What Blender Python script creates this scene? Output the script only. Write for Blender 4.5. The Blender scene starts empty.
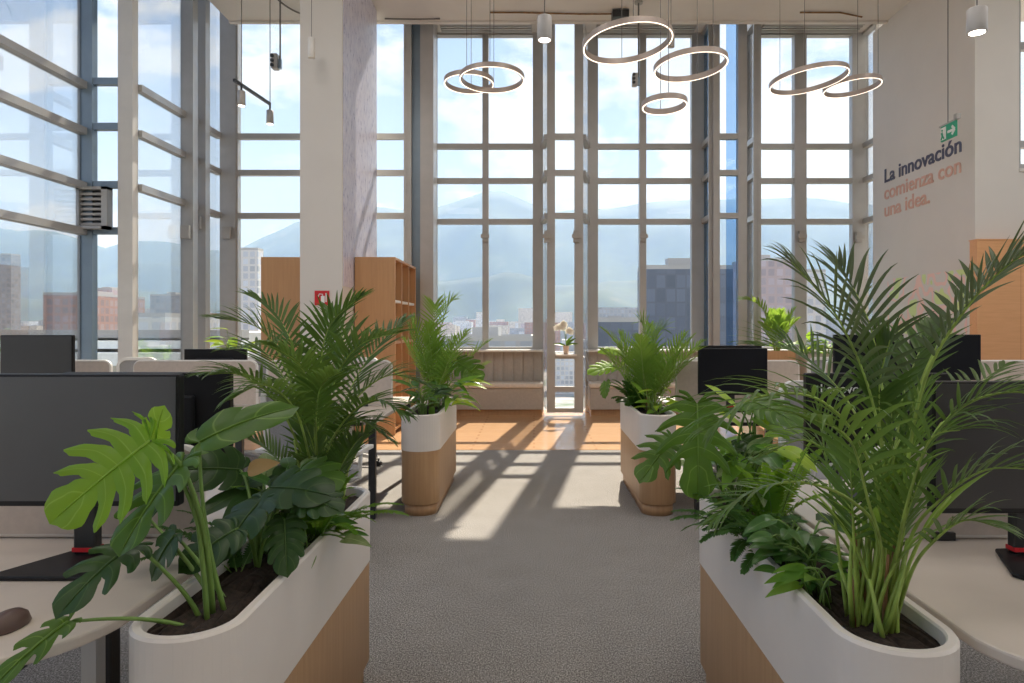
import bpy, math, random
from mathutils import Vector, Matrix, noise
random.seed(7)
C = bpy.context.scene.collection
F, VX, VY, H = 683.0, 534.0, 327.0, 1.4
def P(px, py, Y): return Vector(((px-VX)/F*Y, Y, H+(VY-py)/F*Y))
def PX(px, Y): return (px-VX)/F*Y
def PZ(py, Y): return H+(VY-py)/F*Y
V = Vector
def R(d): return math.radians(d)

# ------------------------------------------------------------------ materials
def nm(name):
    m = bpy.data.materials.new(name); m.use_nodes = True
    nt = m.node_tree; nt.nodes.clear()
    out = nt.nodes.new('ShaderNodeOutputMaterial')
    return m, nt, out
def lnk(nt, a, b): nt.links.new(a, b)
def prin(nt, col=(.5,.5,.5), rough=.5, metal=0, spec=.5):
    p = nt.nodes.new('ShaderNodeBsdfPrincipled')
    p.inputs['Base Color'].default_value = (*col, 1)
    p.inputs['Roughness'].default_value = rough
    p.inputs['Metallic'].default_value = metal
    p.inputs['Specular IOR Level'].default_value = spec
    return p
def noise_node(nt, scale, detail=4, vec=None, rough=.55):
    n = nt.nodes.new('ShaderNodeTexNoise'); n.inputs['Scale'].default_value = scale
    n.inputs['Detail'].default_value = detail; n.inputs['Roughness'].default_value = rough
    if vec: lnk(nt, vec, n.inputs['Vector'])
    return n
def ramp(nt, fac, stops):
    r = nt.nodes.new('ShaderNodeValToRGB'); e = r.color_ramp.elements
    while len(e) < len(stops): e.new(.5)
    for i, (p, c) in enumerate(stops):
        e[i].position = p; e[i].color = (*c, 1) if len(c) == 3 else c
    lnk(nt, fac, r.inputs['Fac']); return r
def objvec(nt, scale=(1,1,1)):
    t = nt.nodes.new('ShaderNodeTexCoord'); m = nt.nodes.new('ShaderNodeMapping')
    m.inputs['Scale'].default_value = scale
    lnk(nt, t.outputs['Object'], m.inputs['Vector']); return m.outputs['Vector']
def bump(nt, h, p, strength=.2, dist=.002):
    b = nt.nodes.new('ShaderNodeBump'); b.inputs['Strength'].default_value = strength
    b.inputs['Distance'].default_value = dist
    lnk(nt, h, b.inputs['Height']); lnk(nt, b.outputs['Normal'], p.inputs['Normal'])
def simple(name, col, rough=.5, metal=0, var=.06, nscale=6, spec=.5, bmp=0):
    m, nt, out = nm(name); p = prin(nt, col, rough, metal, spec)
    n = noise_node(nt, nscale, 3, objvec(nt))
    a = tuple(max(0, c*(1-var)) for c in col); b = tuple(min(1, c*(1+var)) for c in col)
    r = ramp(nt, n.outputs['Fac'], [(.3, a), (.7, b)])
    lnk(nt, r.outputs['Color'], p.inputs['Base Color'])
    if bmp: bump(nt, noise_node(nt, 400, 2, objvec(nt)).outputs['Fac'], p, bmp, .001)
    lnk(nt, p.outputs[0], out.inputs[0]); return m
def wood(name, c1, c2, rough=.45, scale=(14,14,.8), seams=None):
    m, nt, out = nm(name); p = prin(nt, c1, rough)
    n = noise_node(nt, 3, 6, objvec(nt, scale), .6)
    r = ramp(nt, n.outputs['Fac'], [(.3, c2), (.7, c1)])
    col = r.outputs['Color']
    if seams:
        b = nt.nodes.new('ShaderNodeTexBrick'); lnk(nt, objvec(nt, seams[0]), b.inputs['Vector'])
        b.inputs['Scale'].default_value = 1; b.inputs['Mortar Size'].default_value = seams[1]
        b.inputs['Brick Width'].default_value = 1; b.inputs['Row Height'].default_value = 1
        b.inputs['Color1'].default_value = (1,1,1,1); b.inputs['Color2'].default_value = (.95,.94,.93,1)
        b.inputs['Mortar'].default_value = (.8,.74,.70,1)
        mx = nt.nodes.new('ShaderNodeMix'); mx.data_type = 'RGBA'; mx.blend_type = 'MULTIPLY'
        mx.inputs[0].default_value = 1
        lnk(nt, col, mx.inputs[6]); lnk(nt, b.outputs['Color'], mx.inputs[7]); col = mx.outputs[2]
    lnk(nt, col, p.inputs['Base Color'])
    lnk(nt, p.outputs[0], out.inputs[0]); return m
def emit(name, col, s):
    m, nt, out = nm(name); e = nt.nodes.new('ShaderNodeEmission')
    e.inputs[0].default_value = (*col, 1); e.inputs[1].default_value = s
    lnk(nt, e.outputs[0], out.inputs[0]); return m
def glassmat(name, tint=(.96,.98,1), refl=.5):
    m, nt, out = nm(name)
    t = nt.nodes.new('ShaderNodeBsdfTransparent'); t.inputs[0].default_value = (*tint, 1)
    g = nt.nodes.new('ShaderNodeBsdfGlossy'); g.inputs['Roughness'].default_value = .01
    fr = nt.nodes.new('ShaderNodeFresnel'); fr.inputs[0].default_value = 1.3
    mu = nt.nodes.new('ShaderNodeMath'); mu.operation = 'MULTIPLY'; mu.inputs[1].default_value = refl
    lnk(nt, fr.outputs[0], mu.inputs[0])
    mx = nt.nodes.new('ShaderNodeMixShader'); lnk(nt, mu.outputs[0], mx.inputs[0])
    lnk(nt, t.outputs[0], mx.inputs[1]); lnk(nt, g.outputs[0], mx.inputs[2])
    lnk(nt, mx.outputs[0], out.inputs[0]); return m
def leafmat(name, c1, c2, trans=.35, tcol=None, rough=.35, veins=None, nscale=9):
    m, nt, out = nm(name); p = prin(nt, c1, rough, spec=.35)
    n = noise_node(nt, nscale, 3, objvec(nt))
    r = ramp(nt, n.outputs['Fac'], [(.32, c2), (.68, c1)]); col = r.outputs['Color']
    if veins:
        uv = nt.nodes.new('ShaderNodeUVMap'); sp = nt.nodes.new('ShaderNodeSeparateXYZ')
        lnk(nt, uv.outputs[0], sp.inputs[0])
        s = nt.nodes.new('ShaderNodeMath'); s.operation = 'SUBTRACT'; s.inputs[1].default_value = .5
        lnk(nt, sp.outputs['X'], s.inputs[0])
        ab = nt.nodes.new('ShaderNodeMath'); ab.operation = 'ABSOLUTE'; lnk(nt, s.outputs[0], ab.inputs[0])
        vr = ramp(nt, ab.outputs[0], [(.012, (1,1,1)), (.04, (0,0,0))])
        mx = nt.nodes.new('ShaderNodeMix'); mx.data_type = 'RGBA'
        lnk(nt, vr.outputs['Color'], mx.inputs[0]); lnk(nt, col, mx.inputs[6])
        mx.inputs[7].default_value = (*veins, 1); col = mx.outputs[2]
    lnk(nt, col, p.inputs['Base Color'])
    t = nt.nodes.new('ShaderNodeBsdfTranslucent')
    if tcol is None: tcol = (min(1, c1[0]*1.9), min(1, c1[1]*1.7), c1[2]*.7)
    t.inputs[0].default_value = (*tcol, 1)
    mx = nt.nodes.new('ShaderNodeMixShader'); mx.inputs[0].default_value = trans
    lnk(nt, p.outputs[0], mx.inputs[1]); lnk(nt, t.outputs[0], mx.inputs[2])
    lnk(nt, mx.outputs[0], out.inputs[0]); return m

M = {}
def carpet():
    m, nt, out = nm('carpet'); p = prin(nt, (.3,.3,.3), .95, spec=.1)
    n1 = noise_node(nt, 160, 3, objvec(nt, (1, .65, 1)), .8)
    n2 = noise_node(nt, 5, 3, objvec(nt))
    r = ramp(nt, n1.outputs['Fac'], [(.36, (.085,.078,.072)), (.5, (.265,.248,.235)), (.64, (.58,.55,.52))])
    r2 = ramp(nt, n2.outputs['Fac'], [(.3, (.9,.9,.9)), (.7, (1,1,1))])
    mx = nt.nodes.new('ShaderNodeMix'); mx.data_type = 'RGBA'; mx.blend_type = 'MULTIPLY'; mx.inputs[0].default_value = 1
    lnk(nt, r.outputs[0], mx.inputs[6]); lnk(nt, r2.outputs[0], mx.inputs[7])
    lnk(nt, mx.outputs[2], p.inputs['Base Color'])
    
    lnk(nt, p.outputs[0], out.inputs[0]); return m
M['carpet'] = carpet()
M['floorwood'] = wood('floor_wood', (.62,.38,.21), (.55,.32,.165), .2, (2,14,14), ((.7,8,1), .01))
M['oak'] = wood('oak', (.53,.325,.17), (.45,.26,.13), .45)
M['oakdark'] = wood('oak_plinth', (.50,.30,.155), (.42,.24,.12), .45)
M['cabinet'] = wood('cabinet_wood', (.57,.325,.16), (.51,.28,.135), .4)
M['panelwood'] = wood('panel_wood', (.82,.44,.21), (.74,.38,.17), .45, (1,14,14), ((1.1,1,3.0), .006))
M['white'] = simple('planter_white', (.77,.71,.655), .4, var=.02)
M['wall'] = simple('wall_paint', (.72,.69,.66), .7, var=.02, nscale=2)
M['ceil'] = simple('ceiling_paint', (.74,.715,.69), .7, var=.03, nscale=2)
M['frame'] = simple('window_frame', (.44,.435,.43), .35, .25, var=.04)
M['frameblue'] = simple('window_frame_blue', (.22,.29,.36), .3, .3, var=.04)
M['post'] = simple('post_white', (.72,.70,.67), .45, var=.03)
M['grille'] = simple('grille_metal', (.42,.40,.38), .45, .3)
M['soil'] = simple('soil', (.028,.017,.012), .95, var=.7, nscale=60, bmp=1)
M['desk'] = simple('desk_top', (.66,.58,.51), .35, var=.03)
M['fabric'] = simple('divider_fabric', (.62,.54,.48), .9, var=.05, nscale=40, bmp=.4)
M['fabrictrim'] = simple('divider_trim', (.80,.77,.73), .6, var=.02)
M['black'] = simple('black_plastic', (.012,.012,.014), .45, var=.1, spec=.3)
M['darkmetal'] = simple('dark_metal', (.05,.052,.056), .35, .5, var=.1)
M['silver'] = simple('silver_metal', (.62,.62,.62), .3, .7, var=.04)
M['screen'] = simple('monitor_screen', (.075,.078,.085), .28, var=.05, spec=.9)
M['screenblack'] = simple('monitor_screen_black', (.010,.011,.015), .5, var=.05, spec=.15)
M['screendim'] = simple('monitor_screen_dim', (.035,.033,.034), .3, var=.05, spec=.7)
M['red'] = simple('red_plastic', (.65,.02,.03), .4)
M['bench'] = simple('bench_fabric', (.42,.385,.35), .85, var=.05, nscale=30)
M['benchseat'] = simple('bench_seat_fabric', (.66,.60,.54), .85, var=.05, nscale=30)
M['mesh'] = simple('chair_mesh', (.30,.30,.31), .8, var=.1, nscale=120)
M['chairwhite'] = simple('chair_shell', (.72,.71,.69), .4, var=.02)
M['ringbody'] = simple('ring_body', (.42,.35,.31), .4, .3)
M['led'] = emit('led_strip', (1,.84,.68), 2.4)
M['lampface'] = emit('lamp_face', (1,.88,.74), 14)
M['pendant'] = simple('pendant_grey', (.50,.48,.47), .4, var=.03)
M['pendantwhite'] = simple('pendant_white', (.78,.76,.73), .4, var=.03)
M['cable'] = simple('cable', (.16,.155,.15), .6)
M['green'] = simple('exit_green', (.02,.36,.20), .5)
M['signwhite'] = simple('sign_white', (.85,.88,.86), .5)
M['textdark'] = simple('text_dark', (.075,.08,.14), .6)
M['textpeach'] = simple('text_peach', (.70,.43,.35), .6)
M['glass'] = glassmat('window_glass')
M['glassblue'] = glassmat('window_glass_blue', (.60,.73,.87), .6)
M['terracotta'] = simple('pot_terracotta', (.66,.48,.38), .6)
M['petal'] = leafmat('petal', (.88,.86,.80), (.8,.78,.7), .3, (.9,.88,.8), .6)
M['cane'] = simple('palm_cane', (.30,.42,.08), .45, var=.35, nscale=14)
M['canebrown'] = simple('palm_sheath', (.26,.14,.06), .7, var=.35, nscale=20)
M['petiole'] = simple('petiole', (.17,.29,.06), .45, var=.2)
M['palm'] = leafmat('palm_leaf', (.075,.145,.035), (.03,.075,.02), .32, (.20,.34,.05))
M['palmdull'] = leafmat('palm_leaf_dull', (.085,.125,.055), (.045,.075,.035), .25, (.20,.28,.08), .38)
M['palmmid'] = leafmat('palm_leaf_mid', (.10,.20,.045), (.05,.11,.025), .33, (.28,.44,.07), .32)
M['palmlit'] = leafmat('palm_leaf_light', (.15,.29,.05), (.08,.19,.03), .4, (.42,.62,.08))
M['mon'] = leafmat('monstera_leaf', (.075,.17,.022), (.04,.11,.015), .30, (.26,.45,.04), .38, (.19,.32,.06))
M['monlime'] = leafmat('monstera_leaf_backlit', (.22,.42,.045), (.16,.33,.03), .5, (.50,.78,.06), .3, (.42,.6,.12))  # lime of the backlit leaf put into its base colour
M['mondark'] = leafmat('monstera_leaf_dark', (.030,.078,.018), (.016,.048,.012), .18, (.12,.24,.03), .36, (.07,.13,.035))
M['fern'] = leafmat('fern_leaf', (.15,.33,.035), (.08,.2,.02), .4, (.42,.68,.06), .5)
M['ferndark'] = leafmat('fern_leaf_dark', (.05,.15,.025), (.025,.085,.015), .3, (.18,.36,.05), .5)
M['pothos'] = leafmat('pothos_leaf', (.07,.19,.04), (.035,.11,.025), .28, (.25,.45,.06), .28, (.15,.3,.08))
M['lime'] = leafmat('lime_leaf', (.38,.55,.05), (.26,.44,.035), .5, (.70,.90,.08), .35, (.5,.65,.15))
M['varieg'] = leafmat('variegated_leaf', (.42,.48,.26), (.09,.20,.05), .35, (.55,.7,.3), .35, (.5,.6,.3), 26)
M['dry'] = leafmat('dry_leaf', (.65,.42,.20), (.5,.3,.12), .4, (.8,.5,.2), .6)

# ------------------------------------------------------------------ mesh builder
class MB:
    def __init__(s): s.v=[]; s.f=[]; s.uv=[]; s.mi=[]; s.cm=0
    def vert(s, p, uv=(0,0)): s.v.append(V(p)); s.uv.append(uv); return len(s.v)-1
    def face(s, idx): s.f.append(tuple(idx)); s.mi.append(s.cm)
    def box(s, a, b, bev=0):
        x0,y0,z0 = (min(a[i],b[i]) for i in range(3)); x1,y1,z1 = (max(a[i],b[i]) for i in range(3))
        i = [s.vert(p) for p in ((x0,y0,z0),(x1,y0,z0),(x1,y1,z0),(x0,y1,z0),(x0,y0,z1),(x1,y0,z1),(x1,y1,z1),(x0,y1,z1))]
        for q in ((0,3,2,1),(4,5,6,7),(0,1,5,4),(1,2,6,5),(2,3,7,6),(3,0,4,7)): s.face([i[k] for k in q])
        return s
    def bar(s, p, q, w, d, up=V((0,0,1))):   # box beam from p to q, width w (side), depth d (up)
        p, q = V(p), V(q); t = (q-p).normalized(); sd = t.cross(up)
        if sd.length < 1e-4: sd = V((1,0,0))
        sd.normalize(); n = sd.cross(t).normalized()
        i = []
        for e in (p, q):
            for a, b in ((-1,-1),(1,-1),(1,1),(-1,1)): i.append(s.vert(e+sd*a*w/2+n*b*d/2))
        for k in range(4): s.face((i[k], i[(k+1)%4], i[4+(k+1)%4], i[4+k]))
        s.face(i[3::-1]); s.face(i[4:]); return s
    def tube(s, pts, rads, n=8, cap=True, u=.2):
        pts = [V(p) for p in pts]
        if not hasattr(rads, '__len__'): rads = [rads]*len(pts)
        rings = []; prev = None
        for k, p in enumerate(pts):
            t = (pts[min(k+1,len(pts)-1)]-pts[max(k-1,0)]).normalized()
            if prev is None:
                ref = V((0,0,1)) if abs(t.z) < .9 else V((1,0,0)); a = t.cross(ref).normalized()
            else: a = (prev - t*prev.dot(t)).normalized()
            prev = a; b = t.cross(a)
            rings.append([s.vert(p+(a*math.cos(2*math.pi*j/n)+b*math.sin(2*math.pi*j/n))*rads[k], (u,k/len(pts))) for j in range(n)])
        for k in range(len(rings)-1):
            for j in range(n): s.face((rings[k][j], rings[k][(j+1)%n], rings[k+1][(j+1)%n], rings[k+1][j]))
        if cap: s.face(rings[0][::-1]); s.face(rings[-1])
        return s
    def lathe(s, prof, c=(0,0,0), n=24):
        c = V(c); rings = []
        for r, z in prof: rings.append([s.vert(c+V((r*math.cos(2*math.pi*j/n), r*math.sin(2*math.pi*j/n), z))) for j in range(n)])
        for k in range(len(rings)-1):
            for j in range(n): s.face((rings[k][j], rings[k][(j+1)%n], rings[k+1][(j+1)%n], rings[k+1][j]))
        s.face(rings[0][::-1]); s.face(rings[-1]); return s
    def loft(s, loops, cap0=False, cap1=False):
        R_ = [[s.vert(p) for p in L] for L in loops]; n = len(R_[0])
        for k in range(len(R_)-1):
            for j in range(n): s.face((R_[k][j], R_[k][(j+1)%n], R_[k+1][(j+1)%n], R_[k+1][j]))
        if cap0: s.face(R_[0][::-1])
        if cap1: s.face(R_[-1])
        return s
    def prism(s, poly, z0, z1):
        return s.loft([[(x,y,z0) for x,y in poly], [(x,y,z1) for x,y in poly]], True, True)
    def build(s, name, mat, parent=None, smooth=False, bevel=0):
        me = bpy.data.meshes.new(name)
        off = parent_off(parent)
        me.from_pydata([p-off for p in s.v], [], s.f)
        uvl = me.uv_layers.new(name='UVMap')
        for lp in me.loops: uvl.data[lp.index].uv = s.uv[lp.vertex_index]
        for m_ in (mat if isinstance(mat, (list, tuple)) else [mat]): me.materials.append(m_)
        for p, k in zip(me.polygons, s.mi): p.material_index = k; p.use_smooth = smooth
        me.update()
        o = bpy.data.objects.new(name, me); C.objects.link(o)
        if parent is not None: o.parent = parent
        if bevel:
            b = o.modifiers.new('bevel', 'BEVEL'); b.width = bevel; b.segments = 2; b.limit_method = 'ANGLE'
            b.angle_limit = R(40)
        return o
def parent_off(p):
    o = V((0,0,0))
    while p is not None: o += p.location; p = p.parent
    return o
def tag(o, label=None, cat=None, group=None, kind=None):
    if label: o['label'] = label
    if cat: o['category'] = cat
    if group: o['group'] = group
    if kind: o['kind'] = kind
    return o
def thing(name, label, cat, loc=(0,0,0), group=None):
    o = bpy.data.objects.new(name, None); o.empty_display_size = .1; C.objects.link(o)
    o.location = loc; return tag(o, label, cat, group)
def struct(name, mb, mat, **k): return tag(mb.build(name, mat, **k), kind='structure')
def dup(root, loc, label, rotz=None, group=None):
    def cp(o, par):
        c = o.copy(); C.objects.link(c); c.parent = par
        for ch in list(o.children): cp(ch, c)
        return c
    r = cp(root, None); r.location = loc
    if rotz is not None: r.rotation_euler = (0,0,rotz)
    r['label'] = label
    if group: r['group'] = group
    return r
def bez(a, b, c, n=12, d=None):
    a,b,c = V(a),V(b),V(c); out=[]
    for i in range(n+1):
        t=i/n
        if d is None: out.append(a*(1-t)**2+b*2*t*(1-t)+c*t*t)
        else: out.append(a*(1-t)**3+b*3*t*(1-t)**2+c*3*t*t*(1-t)+V(d)*t**3)
    return out
def stadium(x0, x1, y0, y1, r, n=8, ins=0):
    x0+=ins; x1-=ins; y0+=ins; y1-=ins; r=max(.001, r-ins); pts=[]
    for cx, cy, a0 in ((x1-r,y1-r,0),(x0+r,y1-r,90),(x0+r,y0+r,180),(x1-r,y0+r,270)):
        for k in range(n+1):
            a=R(a0+90*k/n); pts.append((cx+r*math.cos(a), cy+r*math.sin(a)))
    return pts

# ------------------------------------------------------------------ room shell
CE = 6.07
b = MB(); b.box((-5.6,-7,-.2),(8.2,7.77,0)); struct('floor', b, M['carpet'])
b = MB(); b.box((-5.0,7.77,-.2),(8.2,11.5,.004)); b.box((-5.6,7.77,-.2),(-5.0,8.7,.004)); struct('floor', b, M['floorwood'])
b = MB(); b.box((-4.65,-7,CE),(8.2,10.45,CE+.5)); b.box((-4.65,10.45,6.45),(5.6,10.9,CE+.5))
struct('ceiling', b, M['ceil'])
b = MB(); b.box((-5.9,-7,8.2),(-4.65,11.5,8.4)); b.box((-4.65,-7,CE+.5),(-4.6,11,8.4)); struct('ceiling', b, M['ceil'])
b = MB(); b.box((-5.9,-7.2,0),(8.2,-7,8.4)); struct('wall_back', b, M['wall'])
b = MB(); b.box((5.39,8.35,0),(5.6,10.86,CE)); struct('wall_right', b, M['wall'])
b = MB(); b.box((5.6,8.35,0),(5.93,8.6,CE)); b.box((5.93,8.36,0),(8.2,8.6,3.3)); struct('wall_far_right', b, M['wall'])
b = MB(); b.box((5.93,8.34,3.3),(8.2,8.62,3.34)); struct('trim_1', b, M['post'])
b = MB(); b.box((8.0,-7,0),(8.2,8.6,.9)); struct('wall_side_right', b, M['wall'])
# white blade column with a frosted speckled side
b = MB(); b.box((PX(300,8.3),8.3,0),(-2.33,10.1,CE)); struct('wall_column', b, M['wall'])
def speckle():
    m, nt, out = nm('speckled_film'); p = prin(nt, (.6,.58,.7), .3)
    n = noise_node(nt, 9, 6, objvec(nt, (1,2.2,.8)), .75)
    r = ramp(nt, n.outputs['Fac'], [(.37,(.16,.15,.30)),(.41,(.58,.57,.73)),(.6,(.74,.73,.83))])
    lnk(nt, r.outputs[0], p.inputs['Base Color']); lnk(nt, p.outputs[0], out.inputs[0]); return m
b = MB(); b.box((-2.33,8.33,1.9),(-2.322,10.09,CE)); 
tag(b.build('wall_film', speckle()), 'speckled lilac marbled film covering the side of the white column', 'wall covering')

# facade ------------------------------------------------------------------
BARS = (4.39, 3.82, 3.145)
wn = [0]
def window(p0, p1, z0, z1, bars, vert=(), mem=.07, dep=.12, mat='frame', glass='glass', jamb=(.07,.07), latch=(), barh=.085, rails=True):
    wn[0] += 1
    p0, p1 = V((*p0,0)), V((*p1,0)); d = (p1-p0); L = d.length; u = d.normalized(); nrm = V((0,0,1)).cross(u)
    ang = math.atan2(u.y, u.x)
    e = bpy.data.objects.new('window_%d' % wn[0], None); C.objects.link(e); e.location = p0; e['kind'] = 'structure'
    f = MB()
    def bx(a0, a1, h0, h1, dd): 
        i = len(f.v); f.box((a0,-dd/2,h0),(a1,dd/2,h1))
    for w, a in ((jamb[0], 0), (jamb[1], L-jamb[1])):
        if w: bx(a, a+w, z0, z1, dep)
    for v_, w in vert: bx(v_*L-w/2, v_*L+w/2, z0, z1, dep*1.1)
    for h in bars: bx(.005, L-.005, h-barh/2, h+barh/2, dep*.8)
    if rails: bx(.004, L-.004, z0+.002, z0+.07, dep*.95); bx(.004, L-.004, z1-.04, z1-.002, dep*.95)
    rot = Matrix.Rotation(ang, 3, 'Z')
    for i in range(len(f.v)): f.v[i] = rot @ f.v[i] + p0
    f.build('window_frame', M[mat], e)
    g = MB(); g.box((0,-.006,z0),(L,.006,z1))
    for i in range(len(g.v)): g.v[i] = rot @ g.v[i] + p0
    g.build('glass_pane', M[glass], e)
    for a, h in latch:
        k = MB(); k.box((a*L-.045,-.13,h-.09),(a*L+.045,-.07,h+.09)); k.box((a*L-.07,-.16,h-.03),(a*L+.07,-.13,h+.03))
        for i in range(len(k.v)): k.v[i] = rot @ k.v[i] + p0
        k.build('latch', M['grille'], e)
    return e
LB = (4.39,3.82,3.145,2.58)
def sx(px): return PX(px, 10.74)
def bx_(px): return PX(px, 11.33)
# left side glazing (continues past the camera)
for y0 in (-6.9,-3.8,-.7,2.4): window((-5.58,y0+3.1),(-5.58,y0), .1, 8.1, LB, mem=.08, dep=.14)
window((-5.58,8.5),(-5.58,5.5), .1, 8.1, LB, jamb=(.05,.08), dep=.14)
window((-5.62,8.5),(-5.13,8.5), .1, 8.1, (PZ(82,8.5),PZ(127,8.5),PZ(185,8.5),PZ(231,8.5)), jamb=(.05,.02), vert=((.18,.13),), mat='frameblue', dep=.1)
b = MB(); b.box((-5.13,8.42,0),(PX(132.5,8.42),8.54,8.2)); struct('trim_2', b, M['post'])
lv = thing('louvre_vent', 'small louvred grey metal vent set between the left window rails', 'vent', (-5.4,8.42,2.9))
b = MB(); z0_, z1_ = PZ(229,8.4), PZ(187,8.4)
for q in (((-5.61,8.36,z0_),(-5.23,8.48,z0_+.035)),((-5.61,8.36,z1_-.035),(-5.23,8.48,z1_)),((-5.61,8.36,z0_),(-5.575,8.48,z1_)),((-5.30,8.36,z0_),(-5.23,8.48,z1_))): b.box(*q)
b.build('vent_frame', M['frame'], lv)
b = MB(); b.box((-5.58,8.46,z0_+.03),(-5.30,8.47,z1_-.03)); b.build('backing', M['darkmetal'], lv)
for k in range(7):
    b = MB(); z_ = z0_+.06+k*.062; b.bar((-5.575,8.42,z_),(-5.30,8.42,z_),.045,.03,V((0,0,1))); b.build('slat', M['grille'], lv)
window((-4.95,8.54),(-4.93,10.72), .1, 8.1, BARS, jamb=(.0,.0), vert=(), dep=.12, latch=())
for nmz, a, c_, y_ in ((3,180.5,193,9.6),(4,195,205.5,9.95)):
    b = MB(); b.box((PX(a,y_),y_,0),(PX(c_,y_),y_+.14,8.2)); struct('trim_%d'%nmz, b, M['frame'])
b = MB(); b.box((sx(222),10.66,0),(sx(238),10.84,8.2)); struct('trim_5', b, M['frame'])
for px_, y_, zz in ((187,9.55,PZ(232,9.6)),(198,9.9,PZ(222,9.9)),(228,10.62,PZ(232,10.6))):
    b = MB(); b.box((PX(px_,y_)-.07,y_-.05,zz-.1),(PX(px_,y_)+.05,y_,zz+.08)); struct('trim_%d' % (20+int(px_)%7), b, M['grille'])
# front plane windows
window((sx(238),10.74),(sx(412),10.74), .1, 6.5, BARS, vert=((.965,.045),), jamb=(.02,.09))
b = MB(); b.box((sx(411),10.74,0),(sx(421),10.86,6.5)); struct('trim_6', b, M['frameblue'])
b = MB(); b.box((sx(421.5),10.62,0),(sx(434.5),11.0,6.5)); struct('trim_7', b, M['frame'])
# bay 1
BZ0, BZ1 = 1.0, 6.26
window((bx_(434),11.33),(bx_(543),11.33), BZ0, BZ1, BARS, vert=((.474,.10),), jamb=(.05,.17), latch=((.474,PZ(237,11.3)),))
window((bx_(434),10.8),(bx_(434),11.33), BZ0, BZ1, BARS, jamb=(.03,.03))
window((bx_(543),11.33),(sx(547),10.74), .1, BZ1, BARS, jamb=(.0,.0), rails=False)
# pier 1, narrow glazing down to the floor
window((sx(547),10.74),(sx(583),10.74), .06, 6.5, BARS+(PZ(356,10.74),PZ(389,10.74)), jamb=(.125,.135), latch=((.0,PZ(237,10.7)),(.80,PZ(237,10.7))), mat='frame')
# bay 2
window((bx_(587.5),11.33),(bx_(703),11.33), BZ0, BZ1, BARS, vert=((.475,.11),), jamb=(.17,.2), latch=((.475,PZ(237,11.3)),))
window((sx(583),10.74),(bx_(587.5),11.33), .1, BZ1, BARS, jamb=(.0,.0), rails=False)
window((bx_(703.5),11.33),(bx_(703.5),10.76), BZ0, BZ1, BARS, jamb=(.03,.03), mat='frame', glass='glassblue')
# pier 2
window((sx(712.5),10.74),(sx(746),10.74), .1, 6.5, BARS, jamb=(.10,.14))
b = MB(); b.box((sx(728),10.84,.2),(sx(738.5),10.85,6.4)); tag(b.build('trim_8', M['glassblue']), kind='structure')
# bay 3
window((bx_(747),11.33),(bx_(864),11.33), BZ0, BZ1, BARS, vert=((.445,.20),), jamb=(.13,.22), latch=((.445,PZ(237,11.3)),(.93,PZ(238,11.3))))
window((bx_(864),11.33),(bx_(864),10.8), BZ0, BZ1, BARS, jamb=(.03,.03))
window((bx_(747),10.8),(bx_(747),11.33), BZ0, BZ1, BARS, jamb=(.03,.03))
# bay soffits, with a long air grille in each, and the walls below the sills
for k, (a, c_) in enumerate(((434,543.5),(585.5,703.5),(747,864))):
    x0, x1 = bx_(a), bx_(c_)
    b = MB(); b.box((x0-.05,10.46,BZ1),(x1+.05,11.5,BZ1+.3)); struct('ceiling_bay_%d'%(k+1) if 0 else 'ceiling', b, M['ceil'])
    b = MB(); b.box((x0,11.28,0),(x1,11.42,BZ0)); struct('wall_sill_%s' % ('left','middle','right')[k], b, M['wall'])
    b = MB(); b.box((x0+.02,10.95,BZ0),(x1-.02,11.28,BZ0+.03)); struct('trim_%d'%(9+k), b, M['post'])
    g = thing('air_grille', 'long grey air grille in the soffit over the %s window bay' % ('left','middle','right')[k], 'vent', ((x0+x1)/2, 11.02, BZ1), 'air grilles above the window bays')
    q = MB(); q.box((x0+.15,10.86,BZ1-.03),(x1-.2,11.2,BZ1-.001)); q.build('backing', M['grille'], g)
    for j in range(4):
        q = MB(); q.box((x0+.15,10.86+j*.09,BZ1-.045),(x1-.2,10.90+j*.09,BZ1-.03)); q.build('slat', M['frame'], g)
# far right upper glazing and right side glazing
window((5.93,8.48),(8.1,8.48), 3.34, CE, (PZ(145,8.48),PZ(47,8.48)), vert=((.55,.08),))
for y0 in (-6.9,-2.9,1.1): window((8.1,y0),(8.1,y0+4), .9, CE, BARS, vert=((.33,.08),(.66,.08)))
window((8.1,5.1),(8.1,8.4), .9, CE, BARS, vert=((.5,.08),))
# conduit and small fittings on the ceiling edge
b = MB(); b.box((-4.65,10.40,CE-.03),(5.39,10.47,CE)); struct('trim_12', b, M['ceil'])

# ------------------------------------------------------------------ benches
def bench(x0, x1, label, plinth=True):
    t = thing('window_bench', label, 'bench', ((x0+x1)/2,10.74,0), 'upholstered benches in the window bays')
    b = MB(); b.box((x0+.02,10.78,.004),(x1-.02,11.26,.10)); b.build('plinth', M['oakdark'], t)
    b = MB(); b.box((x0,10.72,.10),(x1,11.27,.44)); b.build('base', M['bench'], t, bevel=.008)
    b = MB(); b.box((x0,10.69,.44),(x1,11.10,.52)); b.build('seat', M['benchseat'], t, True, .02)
    n = max(2, round((x1-x0)/.155)); w = (x1-x0)/n
    b = MB()
    for k in range(n):
        a = x0+k*w; pts = []
        for j in range(7):
            th = math.pi*j/6; pts.append((a+w/2-math.cos(th)*w/2, 11.11-math.sin(th)*.022))
        pts += [(x0+(k+1)*w,11.27),(a,11.27)]
        b.prism(pts, .52, 1.0)
    b.build('backrest', M['bench'], t)
bench(bx_(436), sx(543), 'taupe upholstered window bench with channelled back in the left bay')
bench(sx(590), bx_(700), 'taupe upholstered window bench in the middle bay behind the palm planter')
bench(bx_(750), bx_(862), 'grey taupe window bench in the right bay below the text wall end')

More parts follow.
